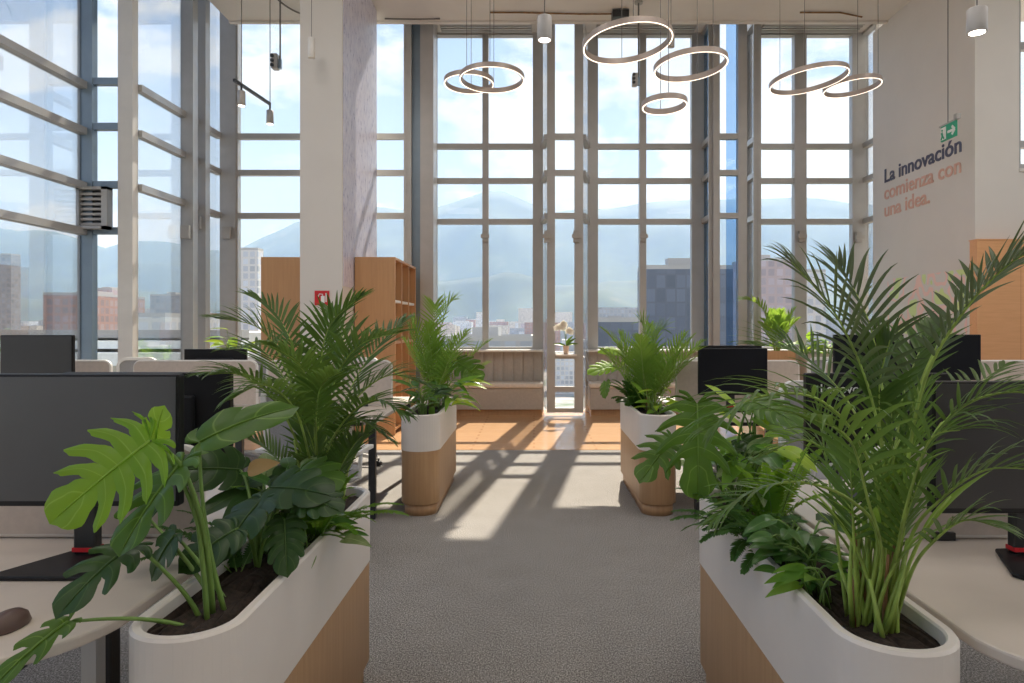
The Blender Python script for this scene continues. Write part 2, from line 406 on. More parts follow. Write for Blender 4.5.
# ------------------------------------------------------------------ shelving
def cabinet_open(x0, x1, y0, y1, z1):
    t = thing('shelving_unit', 'tall light wood shelving unit with open bays beside the white column, right part', 'shelf', ((x0+x1)/2,(y0+y1)/2,0), 'wood shelving around the white column')
    th = .03
    b = MB(); b.box((x0,y0,.004),(x1,y0+th,z1)); b.build('side_panel', M['cabinet'], t); b = MB(); b.box((x0,y1-th,.004),(x1,y1,z1)); b.build('side_panel', M['cabinet'], t)
    b = MB(); b.box((x0,y0+th,.004),(x0+th,y1-th,z1)); b.build('back_panel', M['cabinet'], t)
    b = MB(); b.box((x0+th,y0+th,z1-th),(x1,y1-th,z1)); b.build('top_panel', M['cabinet'], t)
    for k in (1,2):
        yy = y0+(y1-y0)*k/3; b = MB(); b.box((x0+th,yy-.02,.06),(x1-.01,yy+.02,z1-th)); b.build('divider', M['cabinet'], t)
    for z_ in (.05,.62,1.18,1.72):
        b = MB(); b.box((x0+th,y0+th,z_),(x1-.02,y1-th,z_+.035)); b.build('shelf_board', M['fabrictrim'] if z_>1.5 else M['cabinet'], t)  # top board pale: sunlight on it put into its colour
cabinet_open(-2.31, PX(395,8.8), 8.8, 10.35, PZ(257,8.8))
t = thing('shelving_unit', 'tall light wood cabinet side beside the white column, left part behind the palm', 'shelf', (-3.2,9.1,0), 'wood shelving around the white column')
zt = PZ(257,8.8)
b = MB(); b.box((PX(261,8.8),8.8,.004),(-2.86,8.83,zt)); b.build('side_panel', M['cabinet'], t)
b = MB(); b.box((PX(261,8.8),8.83,.004),(PX(261,8.8)+.03,10.35,zt)); b.box((-2.89,8.83,.004),(-2.86,10.35,zt)); b.build('end_panel', M['cabinet'], t)
b = MB(); b.box((PX(261,8.8)+.03,8.83,zt-.03),(-2.89,10.35,zt)); b.build('top_panel', M['cabinet'], t)
# items on the open shelves
for k,(y_,z_,c_,lb) in enumerate(((9.0,1.755,'red','small red box on the upper shelf of the wood unit'),)):
    pass
# fire sign
t = thing('fire_sign', 'small red square fire equipment sign on the white column', 'sign', P(322,297,8.29))
b = MB(); c0 = P(322,298,8.29); b.box((c0.x-.088,8.285,c0.z-.088),(c0.x+.088,8.299,c0.z+.088)); b.build('plate', M['red'], t)
b = MB(); b.box((c0.x-.01,8.278,c0.z-.06),(c0.x+.035,8.284,c0.z+.025)); b.tube([(c0.x+.01,8.281,c0.z+.02),(c0.x+.01,8.281,c0.z+.045),(c0.x-.03,8.281,c0.z+.05),(c0.x-.045,8.281,c0.z+.01)],.006,6)
b.box((c0.x+.045,8.278,c0.z-.05),(c0.x+.06,8.284,c0.z+.06)); b.build('pictogram', M['signwhite'], t)

# ------------------------------------------------------------------ lettering
def text(txt, size, mat, name, loc, rot, parent=None, spacing=1.0, ext=.004, boldoff=0):
    cu = bpy.data.curves.new(name, 'FONT'); cu.body = txt; cu.size = size; cu.extrude = ext; cu.space_character = spacing
    cu.offset = boldoff
    o = bpy.data.objects.new(name, cu); C.objects.link(o)
    dg = bpy.context.evaluated_depsgraph_get(); me = bpy.data.meshes.new_from_object(o.evaluated_get(dg))
    bpy.data.objects.remove(o); me.materials.clear(); me.materials.append(mat)
    n = bpy.data.objects.new(name, me); C.objects.link(n); n.rotation_euler = rot; n.location = V(loc)-parent_off(parent)
    if parent is not None: n.parent = parent
    xs = [v.co.x for v in me.vertices]; return n, max(xs)-min(xs)
# faces -X, reading direction toward the camera (-Y)
RX = (R(90), 0, R(-90))
def wall_line(txt, y_far, y_near, z, mat, name, label, bold):
    o, w = text(txt, .29, mat, name, (5.386, y_far, z), RX, None, 1.0, .004, bold)
    s = (y_far-y_near)/w; o.scale = (s, 1, 1); tag(o, label, 'lettering', 'wall slogan lines'); return o
wall_line('La innovación', 5.386*F/(884-VX), 5.386*F/(960.5-VX), PZ(183,5.386*F/350), M['textdark'], 'wall_lettering', 'dark slogan line La innovación on the white wall', .005)
wall_line('comienza con', 5.386*F/(884-VX), 5.386*F/(960.5-VX), PZ(200,5.386*F/350), M['textpeach'], 'wall_lettering', 'peach slogan line comienza con on the white wall', .004)
wall_line('una idea.', 5.386*F/(884-VX), 5.386*F/(929-VX), PZ(217,5.386*F/350), M['textpeach'], 'wall_lettering', 'peach slogan line una idea on the white wall', .004)
# exit sign
ex = thing('exit_sign', 'green emergency exit sign with white arrow hanging by the white wall', 'sign', (5.0,8.2,PZ(132,8.2)))
ez = PZ(132,8.23)
b = MB(); b.box((4.99,8.08,ez-.085),(5.01,8.38,ez+.10)); b.build('panel', M['green'], ex)
b = MB(); b.box((4.975,8.04,ez+.11),(5.025,8.10,ez+.17)); b.box((4.99,8.05,ez+.10),(5.01,8.42,ez+.12)); b.build('housing', M['grille'], ex)
b = MB(); b.box((4.984,8.27,ez-.07),(4.989,8.37,ez+.08)); b.build('pictogram_door', M['signwhite'], ex)
b = MB(); b.bar((4.98,8.345,ez+.02),(4.98,8.33,ez-.02),.006,.03,V((0,1,0))); b.tube([(4.98,8.33,ez-.02),(4.98,8.355,ez-.065)],.008,6); b.tube([(4.98,8.33,ez-.02),(4.98,8.30,ez-.06)],.008,6); b.lathe([(.002,-.012),(.013,0),(.002,.012)],(4.98,8.335,ez+.045),8); b.build('running_figure', M['green'], ex)
b = MB(); b.bar((4.986,8.235,ez),(4.986,8.12,ez),.006,.03); b.bar((4.986,8.15,ez+.05),(4.986,8.095,ez),.006,.03); b.bar((4.986,8.15,ez-.05),(4.986,8.095,ez),.006,.03); b.build('arrow', M['signwhite'], ex)
b = MB(); b.tube([(5.0,8.25,ez+.12),(5.0,8.25,CE)],.006,6); b.build('suspension_cable', M['cable'], ex)
# pale coloured decal low on the text wall
b = MB()
m1,nt,out = nm('decal'); p = prin(nt,(.8,.8,.7),.6)
n_ = noise_node(nt, 3.2, 1, objvec(nt)); r_ = ramp(nt, n_.outputs['Fac'], [(.40,(.72,.69,.66)),(.44,(.88,.62,.57)),(.52,(.72,.69,.66)),(.57,(.66,.80,.35))]); r_.color_ramp.interpolation='CONSTANT'
lnk(nt, r_.outputs[0], p.inputs[0]); lnk(nt,p.outputs[0],out.inputs[0])
b.box((5.384,8.5,PZ(335,9)),(5.389,10.4,PZ(272,9))); tag(b.build('wall_decal', m1), 'pale wall decal with green and pink patches under the slogan', 'wall decal')
# wood wall behind the right desks
t = thing('wood_partition', 'warm wood clad partition with horizontal board joints at the right edge', 'partition', (6.3,8.15,0))
b = MB(); b.box((5.32,8.2,0),(8.0,8.34,PZ(240,8.2))); b.build('cladding', M['panelwood'], t)
b = MB(); b.box((5.31,8.19,PZ(240,8.2)),(8.0,8.345,PZ(240,8.2)+.012)); b.build('cap', M['panelwood'], t)

# ------------------------------------------------------------------ planters
def planter(x0, x1, y0, y1, label):
    t = thing('planter_box', label, 'planter', ((x0+x1)/2,(y0+y1)/2,0), 'rounded white and wood planters lining the aisle')
    r = (x1-x0)/2-.002; n = 10
    S = lambda ins, z: [(x,y,z) for x,y in stadium(x0,x1,y0,y1,r,n,ins)]
    b = MB(); b.loft([S(.022,.0),S(.022,.085)], True, True); b.build('plinth', M['oakdark'], t, True)
    b = MB(); b.loft([S(.004,.085),S(.0,.089),S(.0,.48)], True, False); b.build('wood_body', M['oak'], t, True)
    b = MB(); b.loft([S(-.003,.48),S(-.003,.743),S(.002,.75),S(.018,.75),S(.022,.745),S(.022,.60)], False, False); b.build('white_rim', M['white'], t, False)
    # soil: bumpy disc
    b = MB(); base = stadium(x0,x1,y0,y1,r,n,.021); cx,cy=(x0+x1)/2,(y0+y1)/2; rings=[]
    for k in range(9):
        s=k/8; rg=[]
        for (x,y) in base:
            yy = cy+(y-cy)*s if abs(y-cy)<1e-6 else cy+(y-cy)*s
            xx = cx+(x-cx)*s
            rg.append((xx,yy,.715+.022*noise.noise(V((xx*25,yy*25,3)))+.01*noise.noise(V((xx*80,yy*80,5)))))
        rings.append(rg)
    b.loft(rings, False, False); b.build('soil', M['soil'], t)
    return t
planter(-.89,-.65,1.42,2.80,'near left white and wood planter holding monstera and palm')
planter(.65,.90,1.36,2.78,'near right white and wood planter holding the tall palm')
planter(-1.0,-.71,5.03,6.36,'far left white and wood planter by the aisle')
planter(.79,1.07,5.03,6.36,'far right white and wood planter by the aisle')

# ------------------------------------------------------------------ desks
def desk(x0, x1, y0, y1, label, legs, rc=.06, corner=None, group='white office desks'):
    t = thing('desk', label, 'desk', ((x0+x1)/2,(y0+y1)/2,0), group)
    # polygon with individually rounded corners: order (x0,y0),(x1,y0),(x1,y1),(x0,y1)
    rs = [.02]*4
    for k in (corner or {}): rs[k] = corner[k]
    pts=[]
    for k,(cx,cy,a0) in enumerate(((x0,y0,180),(x1,y0,270),(x1,y1,0),(x0,y1,90))):
        r=rs[k]; mx=cx+(r if k in(0,3) else -r); my=cy+(r if k in(0,1) else -r)
        for j in range(11):
            a=R(a0+9*j); pts.append((mx+r*math.cos(a),my+r*math.sin(a)))
    b = MB(); b.prism(pts,.712,.74); b.build('tabletop', M['desk'], t, False, .006)
    b = MB(); cx=(x0+x1)/2
    b.box((x0+.15,y0+.12,.67),(x1-.15,y0+.17,.712)); b.box((x0+.15,y1-.17,.67),(x1-.15,y1-.12,.712)); b.build('underframe', M['darkmetal'], t)
    for (lx,ly) in legs:
        b = MB(); b.bar((lx,ly,0),(lx,ly,.712),.05,.05,V((0,1,0))); b.build('leg', M['darkmetal'], t, False, .004)
    return t
# near left pair and near right pair
desk(-2.35,-.94,1.30,2.144,'near left desk with big rounded corner under the grey monitor',((-1.28,1.42),(-1.28,2.05),(-2.25,1.45)),corner={1:.30})
desk(-2.35,-.94,2.146,2.96,'left desk behind the near left fabric divider',((-1.1,2.88),(-2.25,2.88)),corner={2:.12})
desk(.935,2.35,1.28,2.134,'near right desk with rounded corner beside the tall palm planter',((1.33,1.75),(2.2,1.45)),corner={0:.2})
desk(.935,2.35,2.136,2.96,'right desk behind the near right fabric divider',((1.1,2.88),(2.2,2.88)),corner={3:.12})
b = MB(); b.bar((-1.0,1.55,.0),(-1.045,1.62,.72),.035,.035,V((0,1,0)))
b.build('leg', M['silver'], [o for o in C.objects if o.name=='desk'][0])
for s, sd in ((-1,'left'),(1,'right')):
    xs = [1.14,2.28,3.42,4.56] if s>0 else [1.12,2.24,3.42,4.5]
    for k in range(3):
        a, c_ = sorted((s*xs[k], s*(xs[k+1]-.03)))
        inner = s*xs[k]; e=.06
        where = ('next to the far %s planter','second from the far %s planter','third from the far %s planter')[k] % sd
        desk(a,c_,4.92,5.699,'white desk facing the window, '+where,((s*(xs[k]+e),4.99),(s*(xs[k+1]-.09),4.99)))
        desk(a,c_,5.701,6.48,'white desk facing away from the window, '+where,((s*(xs[k]+e),6.40),(s*(xs[k+1]-.09),6.40)))
# fabric dividers
def divider(x0,x1,y,z0,z1,label):
    t = thing('desk_divider', label, 'divider', ((x0+x1)/2,y,z0), 'beige fabric desk dividers')
    r=.06
    def out(i):
        pts=[(x0+i,z0+i),(x1-i,z0+i)]
        for cx,a0 in ((x1-r,0),(x0+r,90)):
            for j in range(7):
                a=R(a0+15*j); pts.append((cx+(r-i)*math.cos(a), z1-r+(r-i)*math.sin(a)))
        return pts
    b=MB(); b.loft([[(x,y-.016,z) for x,z in out(.010)],[(x,y+.016,z) for x,z in out(.010)]],True,True); b.build('fabric_panel',M['fabric'],t)
    b=MB(); L=[[(x,yy,z) for x,z in out(i)] for i,yy in ((.011,y-.018),(.0,y-.012),(.0,y+.012),(.011,y+.018))]; b.loft(L); b.build('edge_trim',M['fabrictrim'],t)
    b=MB(); b.box((x0+.2,y-.03,.741),(x0+.26,y+.03,z0+.02)); b.build('clamp',M['darkmetal'],t); b=MB(); b.box((x1-.26,y-.03,.741),(x1-.2,y+.03,z0+.02)); b.build('clamp',M['darkmetal'],t)
divider(-2.3,-1.04,2.145,.745,1.03,'beige fabric divider behind the near left grey monitor')
divider(1.04,2.3,2.135,.745,1.03,'beige fabric divider on the near right desks behind the palm stems')
ZD=1.125
divider(PX(134,5.7),PX(258,5.7),5.70,.745,ZD,'beige divider directly left of the palm in the far left row')
divider(-2.22,-1.18,5.70,.745,ZD,'beige divider next to the far left planter, behind the palm')
divider(-4.5,PX(112,5.7),5.70,.745,ZD,'leftmost beige divider, beside the small dark monitor')
divider(1.18,PX(799,5.7),5.70,.745,ZD,'beige divider behind the black monitor near the far right planter')
divider(PX(824,5.7),3.45,5.70,.745,ZD,'second beige divider from the far right planter')
divider(3.5,4.5,5.70,.745,ZD,'third beige divider from the far right planter')

# ------------------------------------------------------------------ monitors
def monitor(w, h, label, loc, face=1, logo=False, lift=.88, scr='screenblack'):
    """face=1: screen towards -Y (camera). loc = foot centre on the desk; lift = bottom edge height above floor"""
    t = thing('monitor', label, 'monitor', loc, 'computer monitors on the desks')
    x,y,z = loc; s = -1 if face==1 else 1
    zb = lift; zt_ = zb+h
    b=MB(); b.box((x-w/2,y-.018,zb),(x+w/2,y+.018,zt_)); 
    b.build('housing',M['black'],t,False,.006)
    b=MB(); b.box((x-w*.3,y-s*.018,zb+.06),(x+w*.3,y-s*.04,zt_-.08)); b.build('back_hump',M['black'],t,False,.008)
    b=MB(); b.box((x-w/2+.007,y+s*.0185,zb+.016),(x+w/2-.007,y+s*.0205,zt_-.007)); b.build('screen',M[scr],t)
    ny = y-s*.06
    b=MB(); b.box((x-.032,ny-.017,z+.012),(x+.032,ny+.017,zb+h*.55)); nk=b.build('neck',M['darkmetal'],t,False,.006)
    b=MB(); fy = ny+s*.19
    pts=[(x-.05,ny-s*.04),(x+.05,ny-s*.04),(x+.14,fy-s*.03),(x+.125,fy),(x-.125,fy),(x-.14,fy-s*.03)]
    if s<0: pts=pts[::-1]
    b.prism(pts,z+.001,z+.013); b.build('foot',M['black'],t,False,.004)
    b=MB(); b.box((x-.034,ny-.019,z+.02),(x+.034,ny+.019,z+.032)); b.build('cable_clip',M['red'],nk)
    if logo:
        tx,wd = text('Lenovo',.05,M['signwhite'],'logo',(x-w/2+.05,y-.0195,zt_-.075),(R(90),0,0),t,1,.0008,.0)
    return t
mL = monitor(.60,.365,'large grey monitor at the left edge, screen towards the camera, nearest of all',(-1.28,1.90,.74),1,lift=PZ(505,1.90),scr='screen')
monitor(.60,.34,'black monitor seen from behind just right of the large grey monitor',(PX(232,2.45)-.3,2.45,.74),-1,lift=PZ(467,2.45))
mr = monitor(.60,.365,'dark monitor at the right edge behind the palm, screen towards the camera',(1.10+.30,1.90,.74),1,lift=PZ(381,1.9)-.365,scr='screendim')
monitor(.55,.34,'black monitor back with white brand lettering behind the tall palm',(1.03+.275,2.6,.74),-1,True,lift=PZ(373,2.6)-.34)
monitor(.56,.36,'small dark reflective monitor at the left edge above the large one',(PX(74,5.3)-.28,5.3,.74),1,lift=PZ(335,5.3)-.36,scr='screendim')
monitor(.545,.37,'black monitor in the middle of the right row, nearest to the far right planter',(PX(732.5,5.4),5.4,.74),1,lift=PZ(395,5.4))
monitor(.55,.36,'black monitor back behind the middle right monitor',(PX(730,6.0),6.0,.74),-1,lift=PZ(345.5,6.0)-.36)
monitor(.55,.36,'black monitor in the right row left of the wood partition, first of two',(PX(868,5.4),5.4,.74),1,lift=PZ(334.5,5.4)-.36)
monitor(.55,.36,'black monitor in the right row beside the wood partition, second of two',(PX(945,5.4),5.4,.74),1,lift=PZ(334.5,5.4)-.36)
monitor(.545,.34,'black monitor top peeking over the left divider behind the palm fronds',(PX(216,6.0),6.0,.74),-1,lift=PZ(349,6.0)-.34)
# mouse on the near left desk
b=MB(); b.lathe([(.001,.034),(.02,.031),(.03,.02),(.034,.004),(.033,0)][::-1],(0,0,0),16)
for i in range(len(b.v)): b.v[i]=V((b.v[i].x, b.v[i].y*1.6, b.v[i].z))+V((-1.155,1.50,.741))
tag(b.build('computer_mouse',simple('mouse_brown',(.10,.06,.05),.4),None,True),'dark brown computer mouse on the near left desk at the frame edge','mouse')

# ------------------------------------------------------------------ chairs
def make_chair(loc, label, rot=0):
    t = thing('office_chair', label, 'chair', (0,0,0), 'swivel office chairs at the desks')
    # local: sitter faces +Y, backrest at -Y
    b=MB(); b.loft([[(x,y,z) for x,y in stadium(-.24,.24,-.23,.24,.09,5,i)] for i,z in ((.02,.43),(0,.445),(0,.475),(.02,.495))],True,True); b.build('seat',M['mesh'],t,True)
    def outl(i):
        pts=[]
        for cx,cz,a0,r in ((.21,1.02,0,.10),(-.21,1.02,90,.10),(-.19,.60,180,.08),(.19,.60,270,.08)):
            sx_=-1 if cx<0 else 1; sz=1 if cz>.8 else -1
            for j in range(6):
                a=R(a0+18*j); pts.append((cx-sx_*r+(r-i)*math.cos(a)+ (0), cz-sz*r+(r-i)*math.sin(a)+ (0.06 if cz>.8 else 0)))
        return pts
    yb=lambda z: -.25-.06*((z-.8)/.3)**2*0-.04*(z-.6)
    b=MB(); o_,i_=outl(0),outl(.03)
    b.loft([[(x,yb(z)-.02,z) for x,z in o_],[(x,yb(z)+.02,z) for x,z in o_],[(x,yb(z)+.02,z) for x,z in i_],[(x,yb(z)-.02,z) for x,z in i_],[(x,yb(z)-.02,z) for x,z in o_]]); b.build('back_frame',M['chairwhite'],t)
    b=MB(); b.loft([[(x,yb(z)-.006,z) for x,z in outl(.028)],[(x,yb(z)+.006,z) for x,z in outl(.028)]],True,True); b.build('backrest',M['mesh'],t)
    b=MB(); b.tube(bez((0,-.28,.66),(0,-.34,.45),(0,-.05,.41),8),.022,8); b.build('back_support',M['chairwhite'],t)
    for s in (-1,1):
        b=MB(); b.tube([(s*.22,0,.44),(s*.29,0,.46),(s*.30,0,.62)],.014,6); b.box((s*.30-.035,-.12,.62),(s*.30+.035,.14,.645)); b.build('armrest',M['chairwhite'],t,False,.006)
    b=MB(); b.tube([(0,0,.09),(0,0,.28)],.028,10); b.tube([(0,0,.28),(0,0,.43)],.016,10); b.build('gas_column',M['silver'],t)
    for k in range(5):
        a=R(90+72*k+10); d=V((math.cos(a),math.sin(a),0))
        b=MB(); b.tube([d*.02+V((0,0,.11)),d*.17+V((0,0,.10)),d*.31+V((0,0,.075))],[.026,.02,.014],6); ba=b.build('base_arm',M['chairwhite'],t,True)
        b=MB(); c0=d*.31; q=V((-d.y,d.x,0)); b.tube([c0+q*-.022+V((0,0,.028)),c0+q*.022+V((0,0,.028))],.028,12); b.tube([c0+V((0,0,.03)),c0+V((0,0,.08))],.01,6); b.build('caster',M['black'],ba)
    t.location=loc; t.rotation_euler=(0,0,rot); return t
ch = make_chair((1.62,4.35,0),'grey mesh office chair with white frame in front of the middle right monitor',R(8))
for x,y,r,lb in ((-1.38,4.3,-6,'grey mesh office chair behind the near left palm, facing the window'),
                 (-1.86,6.95,172,'office chair with white star base seen under the far left desk'),
                 (-4.16,6.95,185,'grey rounded chair back between the two left dividers'),
                 (-3.0,6.95,180,'office chair on the window side left of the palm, mostly hidden'),
                 (1.85,6.98,184,'office chair on the window side behind the middle right monitor'),
                 (2.95,4.32,4,'office chair behind the near right palm, facing the window'),
                 (3.1,7.0,176,'office chair on the window side of the right row, farther from the aisle')):
    dup(ch,(x,y,0),lb,R(r))

# ------------------------------------------------------------------ ring lights and pendants
def ring(px, py, Y, D, tilt, label, cab=None, tx=0, hh=.055):
    c = P(px,py,Y); t = thing('ring_light', label, 'ceiling light', c, 'round ring lights hanging by the windows')
    n=56; R0=D/2; rot = Matrix.Rotation(R(tilt),3,'Y') @ Matrix.Rotation(R(tx),3,'X')
    def lp(r,z): return [c+rot@V((r*math.cos(2*math.pi*j/n), r*math.sin(2*math.pi*j/n), z)) for j in range(n)]
    b=MB(); b.loft([lp(R0,-hh/2),lp(R0,hh/2),lp(R0-.028,hh/2),lp(R0-.028,-hh/2)]); b.build('housing',M['ringbody'],t,False)
    b=MB(); b.loft([lp(R0,-hh/2),lp(R0-.028,-hh/2),lp(R0-.028,-hh/2+.012),lp(R0-.014,-hh/2+.014),lp(R0,-hh/2)]) if 0 else b.loft([lp(R0-.002,-hh/2-.001),lp(R0-.003,-hh/2-.004),lp(R0-.014,-hh/2-.004),lp(R0-.015,-hh/2-.001)]); b.build('led_strip',M['led'],t,False)
    a = c+rot@V((-.0,R0-.014,hh/2)); 
    top = V((c.x+(0 if cab is None else cab), c.y, CE))
    att = c+rot@V(((0 if cab is None else cab),0,hh/2))
    s_ = (0 if cab is None else cab); yy = math.sqrt(max(0,(R0-.014)**2-s_**2))
    for sgn in (-1,1):
        q = c+rot@V((s_,sgn*yy,hh/2)); b=MB(); b.tube([q,(q.x,q.y,CE-.002)],.0035,5); b.build('cable',M['cable'],t)
    return t
ring(492,78,8.0,.76,0,'large tan ring light hanging left of the middle, crossing a smaller ring',.0,-3)
ring(469,82,8.35,.61,0,'small tan ring light on the left, crossing a larger ring',.0,-3)
ring(627.5,41.5,6.9,.91,-6,'largest ring light at top centre, above the aisle',.0,-3)
ring(690.5,65,7.0,.75,-5,'medium ring light right of the largest ring, tilted',.15,-2)
ring(664.5,104,6.8,.45,-2,'smallest ring light hanging lowest below the largest ring',.0,-3)
ring(808.5,79,8.2,.91,-7,'large ring light at right near the slogan wall',-.2,-1)
ring(852,86,8.6,.69,-5,'small ring light crossing the large right ring by the slogan wall',.2,-1)
def pendant(px, y0, y1, Y, D, label, mat='pendant', lit=True):
    c=P(px,(y0+y1)/2,Y); h=(y1-y0)/F*Y-.02
    t=thing('pendant_lamp',label,'pendant lamp',c,'cylinder pendant lamps')
    b=MB(); b.lathe([(D/2-.012,-h/2+.006),(D/2-.004,-h/2),(D/2,-h/2+.004),(D/2,h/2-.006),(D/2-.006,h/2),(.012,h/2)],c,24); b.build('shade',M[mat],t,True)
    b=MB(); b.lathe([(.003,-h/2+.002),(D/2-.012,-h/2+.002),(D/2-.014,-h/2+.008)],c,20); b.build('lamp_face',M['lampface'] if lit else M[mat],t)
    b=MB(); b.tube([c+V((0,0,h/2)),(c.x,c.y,CE)],.004,5); b.build('cable',M['cable'],t)
    b=MB(); b.lathe([(.03,-.03),(.03,0)],(c.x,c.y,CE),12); b.build('ceiling_rose',M[mat],t)
    return t
pendant(544.5,15,42,4.9,.105,'lit grey cylinder pendant at top centre left of the largest ring')
pendant(977,7,35,4.0,.108,'lit grey cylinder pendant at top right in front of the wall corner')
pendant(671,30,48,9.2,.095,'small grey cylinder pendant half behind the ring lights',lit=False)
pendant(311.5,37,59,8.0,.08,'white cylinder pendant in front of the white column','pendantwhite',False)
# track light on the left
t=thing('track_light','dark track bar with two small spotlights hanging by the left windows','track light',P(255,95,8.6))
A,B=P(234,80,8.0),P(270,104,8.9); A2=P(241.5,84,8.15)
b=MB(); b.bar(A,B,.03,.035); b.build('track_bar',M['darkmetal'],t)
for q_,py in ((A2,0),(B,0)):
    q=V(q_); b=MB(); b.lathe([(.04,-.26),(.045,-.255),(.045,-.09),(.03,-.08)],q,16); b.build('spotlight',M['grille'],t,True)
    b=MB(); b.lathe([(.004,-.264),(.036,-.262)],q,16); b.build('lamp_face',M['lampface'],t)
    b=MB(); b.tube([q+V((0,0,-.09)),q],.012,6); b.build('swivel',M['darkmetal'],t)
    b=MB(); b.tube([q,(q.x,q.y,CE)],.006,5); b.build('cable',M['cable'],t)
# hanging box speaker on rod, left and centre
def hang(px,py,Y,w,label,rodx):
    c=P(px,py,Y); t=thing('hanging_projector',label,'ceiling device',c)
    b=MB(); b.box((c.x-w*.5,c.y-.06,c.z-w*.8),(c.x+w*.15,c.y+.06,c.z+w*.8)); b.build('body',M['grille'],t,False,.008)
    for k in range(3):
        b=MB(); b.tube([(c.x-w*.35,c.y-.06,c.z+w*(.5-k*.5)),(c.x-w*.35,c.y-.075,c.z+w*(.5-k*.5))],w*.2,12); b.build('lens',M['darkmetal'],t)
    b=MB(); b.box((c.x+w*.18,c.y-.02,c.z-w*.75),(c.x+w*.5,c.y+.02,c.z+w*.3)); b.build('bracket',M['frameblue'],t)
    b=MB(); b.tube([(c.x+w*.34,c.y,c.z+w*.3),(c.x+w*.34,c.y,CE)],.012,8); b.build('rod',M['cable'],t)
    b=MB(); b.lathe([(.06,-.03),(.06,0)],(c.x+w*.34,c.y,CE),12); b.build('ceiling_plate',M['grille'],t)
hang(277,62,9.6,.13,'small multi lens device on a rod hanging at upper left',0)
hang(636,80,9.8,.11,'small multi lens device on a rod behind the largest ring',0)
b=MB(); c=P(620,12,10.1); b.box((c.x-.12,c.y-.1,CE-.12),(c.x+.12,c.y+.1,CE-.02)); b.tube([(c.x,c.y,CE-.03),(c.x,c.y,CE)],.02,8)
tag(b.build('ceiling_speaker',M['darkmetal']),'small dark box speaker mounted on the ceiling above the largest ring','speaker')
def cablerun(pts,label,mat='cable'):
    b=MB(); b.tube(pts,.012,6); tag(b.build('ceiling_cable',M[mat]),label,'cable','loose cables along the ceiling')
zc=CE-.02
cablerun(bez((PX(385,10.3),10.3,zc-.0),(PX(410,10.3),10.2,zc-.06),(PX(440,10.3),10.3,zc)),'thin cable curving along the ceiling edge right of the white column')
cablerun([(PX(490,10.1),10.1,zc),(PX(520,10.1),10.1,zc),(PX(580,10.2),10.15,zc),(PX(610,10.3),10.1,zc-.02)],'brown cable along the ceiling towards the box speaker','canebrown')
cablerun([(PX(800,10.1),10.1,zc),(PX(840,10.1),10.1,zc),(PX(862,10.2),10.2,zc-.02)],'brown cable on the ceiling above the right ring lights','canebrown')
cablerun(bez((PX(283,9.9),9.7,zc),(PX(290,9.9),10.0,zc-.05),(PX(302,9.9),10.2,zc)),'short cable on the ceiling by the left rod device')

# ------------------------------------------------------------------ plants
UP=V((0,0,1))
def frame_at(pts,t):
    n=len(pts)-1; f=min(t*n,n-1e-6); i=int(f); w=f-i
    p=pts[i].lerp(pts[i+1],w); T=(pts[i+1]-pts[i]).normalized(); return p,T
def frond(mb, pts, Lmax, n=26, t0=.28, w=.011, vee=.35, droop=.5, roll=0, rr=.004, seed=0, prof=None, side_ref=None, ang=(62,22)):
    """feather palm frond: rachis plus two rows of folded leaflets"""
    rnd=random.Random(seed)
    N=len(pts); mb.cm=1; mb.tube(pts,[rr*(1.2-.95*k/(N-1)) for k in range(N)],5); mb.cm=0
    for i in range(n):
        t=t0+(1-t0)*(i+.5)/n
        p,T=frame_at(pts,min(t,.999))
        S=T.cross(UP if side_ref is None else side_ref)
        if S.length<.05: S=V((1,0,0))
        S.normalize(); Nn=S.cross(T).normalized()
        if roll: 
            m=Matrix.Rotation(roll,3,T); S=m@S; Nn=m@Nn
        u=(t-t0)/(1-t0)
        L=Lmax*((.55+.45*math.sin(min(1,u*1.9)*math.pi/2)) if u<.5 else (1-.72*((u-.5)/.5)**1.6))
        a=R(ang[0]+(ang[1]-ang[0])*u)
        for s in (-1,1):
            l=L*rnd.uniform(.9,1.08); aa=a+rnd.uniform(-.08,.08); ve=vee+rnd.uniform(-.15,.15)
            d=(T*math.cos(aa)+S*s*math.sin(aa)*math.cos(ve)+Nn*math.sin(aa)*math.sin(ve)).normalized()
            K=6; wv=d.cross(Nn); 
            if wv.length<.05: wv=T.copy()
            wv.normalize(); q=p.copy(); prev=None; dr=droop*rnd.uniform(.7,1.3)
            for k in range(K+1):
                v_=k/K; ww=w*(1.0*math.sin(math.pi*(.12+.88*v_)**.8)+.06) if v_<1 else .0003
                nn=wv.cross(d).normalized()
                a1=mb.vert(q-wv*ww+nn*ww*.35,(.1,v_)); a2=mb.vert(q,(.5,v_)); a3=mb.vert(q+wv*ww+nn*ww*.35,(.9,v_))
                if prev: mb.face((prev[0],prev[1],a2,a1)); mb.face((prev[1],prev[2],a3,a2))
                prev=(a1,a2,a3)
                q=q+d*(l/K); d=(d+V((0,0,-1))*dr*(v_+.15)*1.0/K*1.6).normalized()
def arc_pts(base, az, elev, L, sag, n=14, lift=0):
    """stem rising at elev, bending over under gravity"""
    pts=[V(base)]; d=V((math.cos(az)*math.cos(elev),math.sin(az)*math.cos(elev),math.sin(elev))); q=V(base)
    for k in range(n):
        q=q+d*(L/n); pts.append(q.copy()); d=(d+V((0,0,-1))*sag*((k+1)/n)**1.3/n*2).normalized()
    return pts
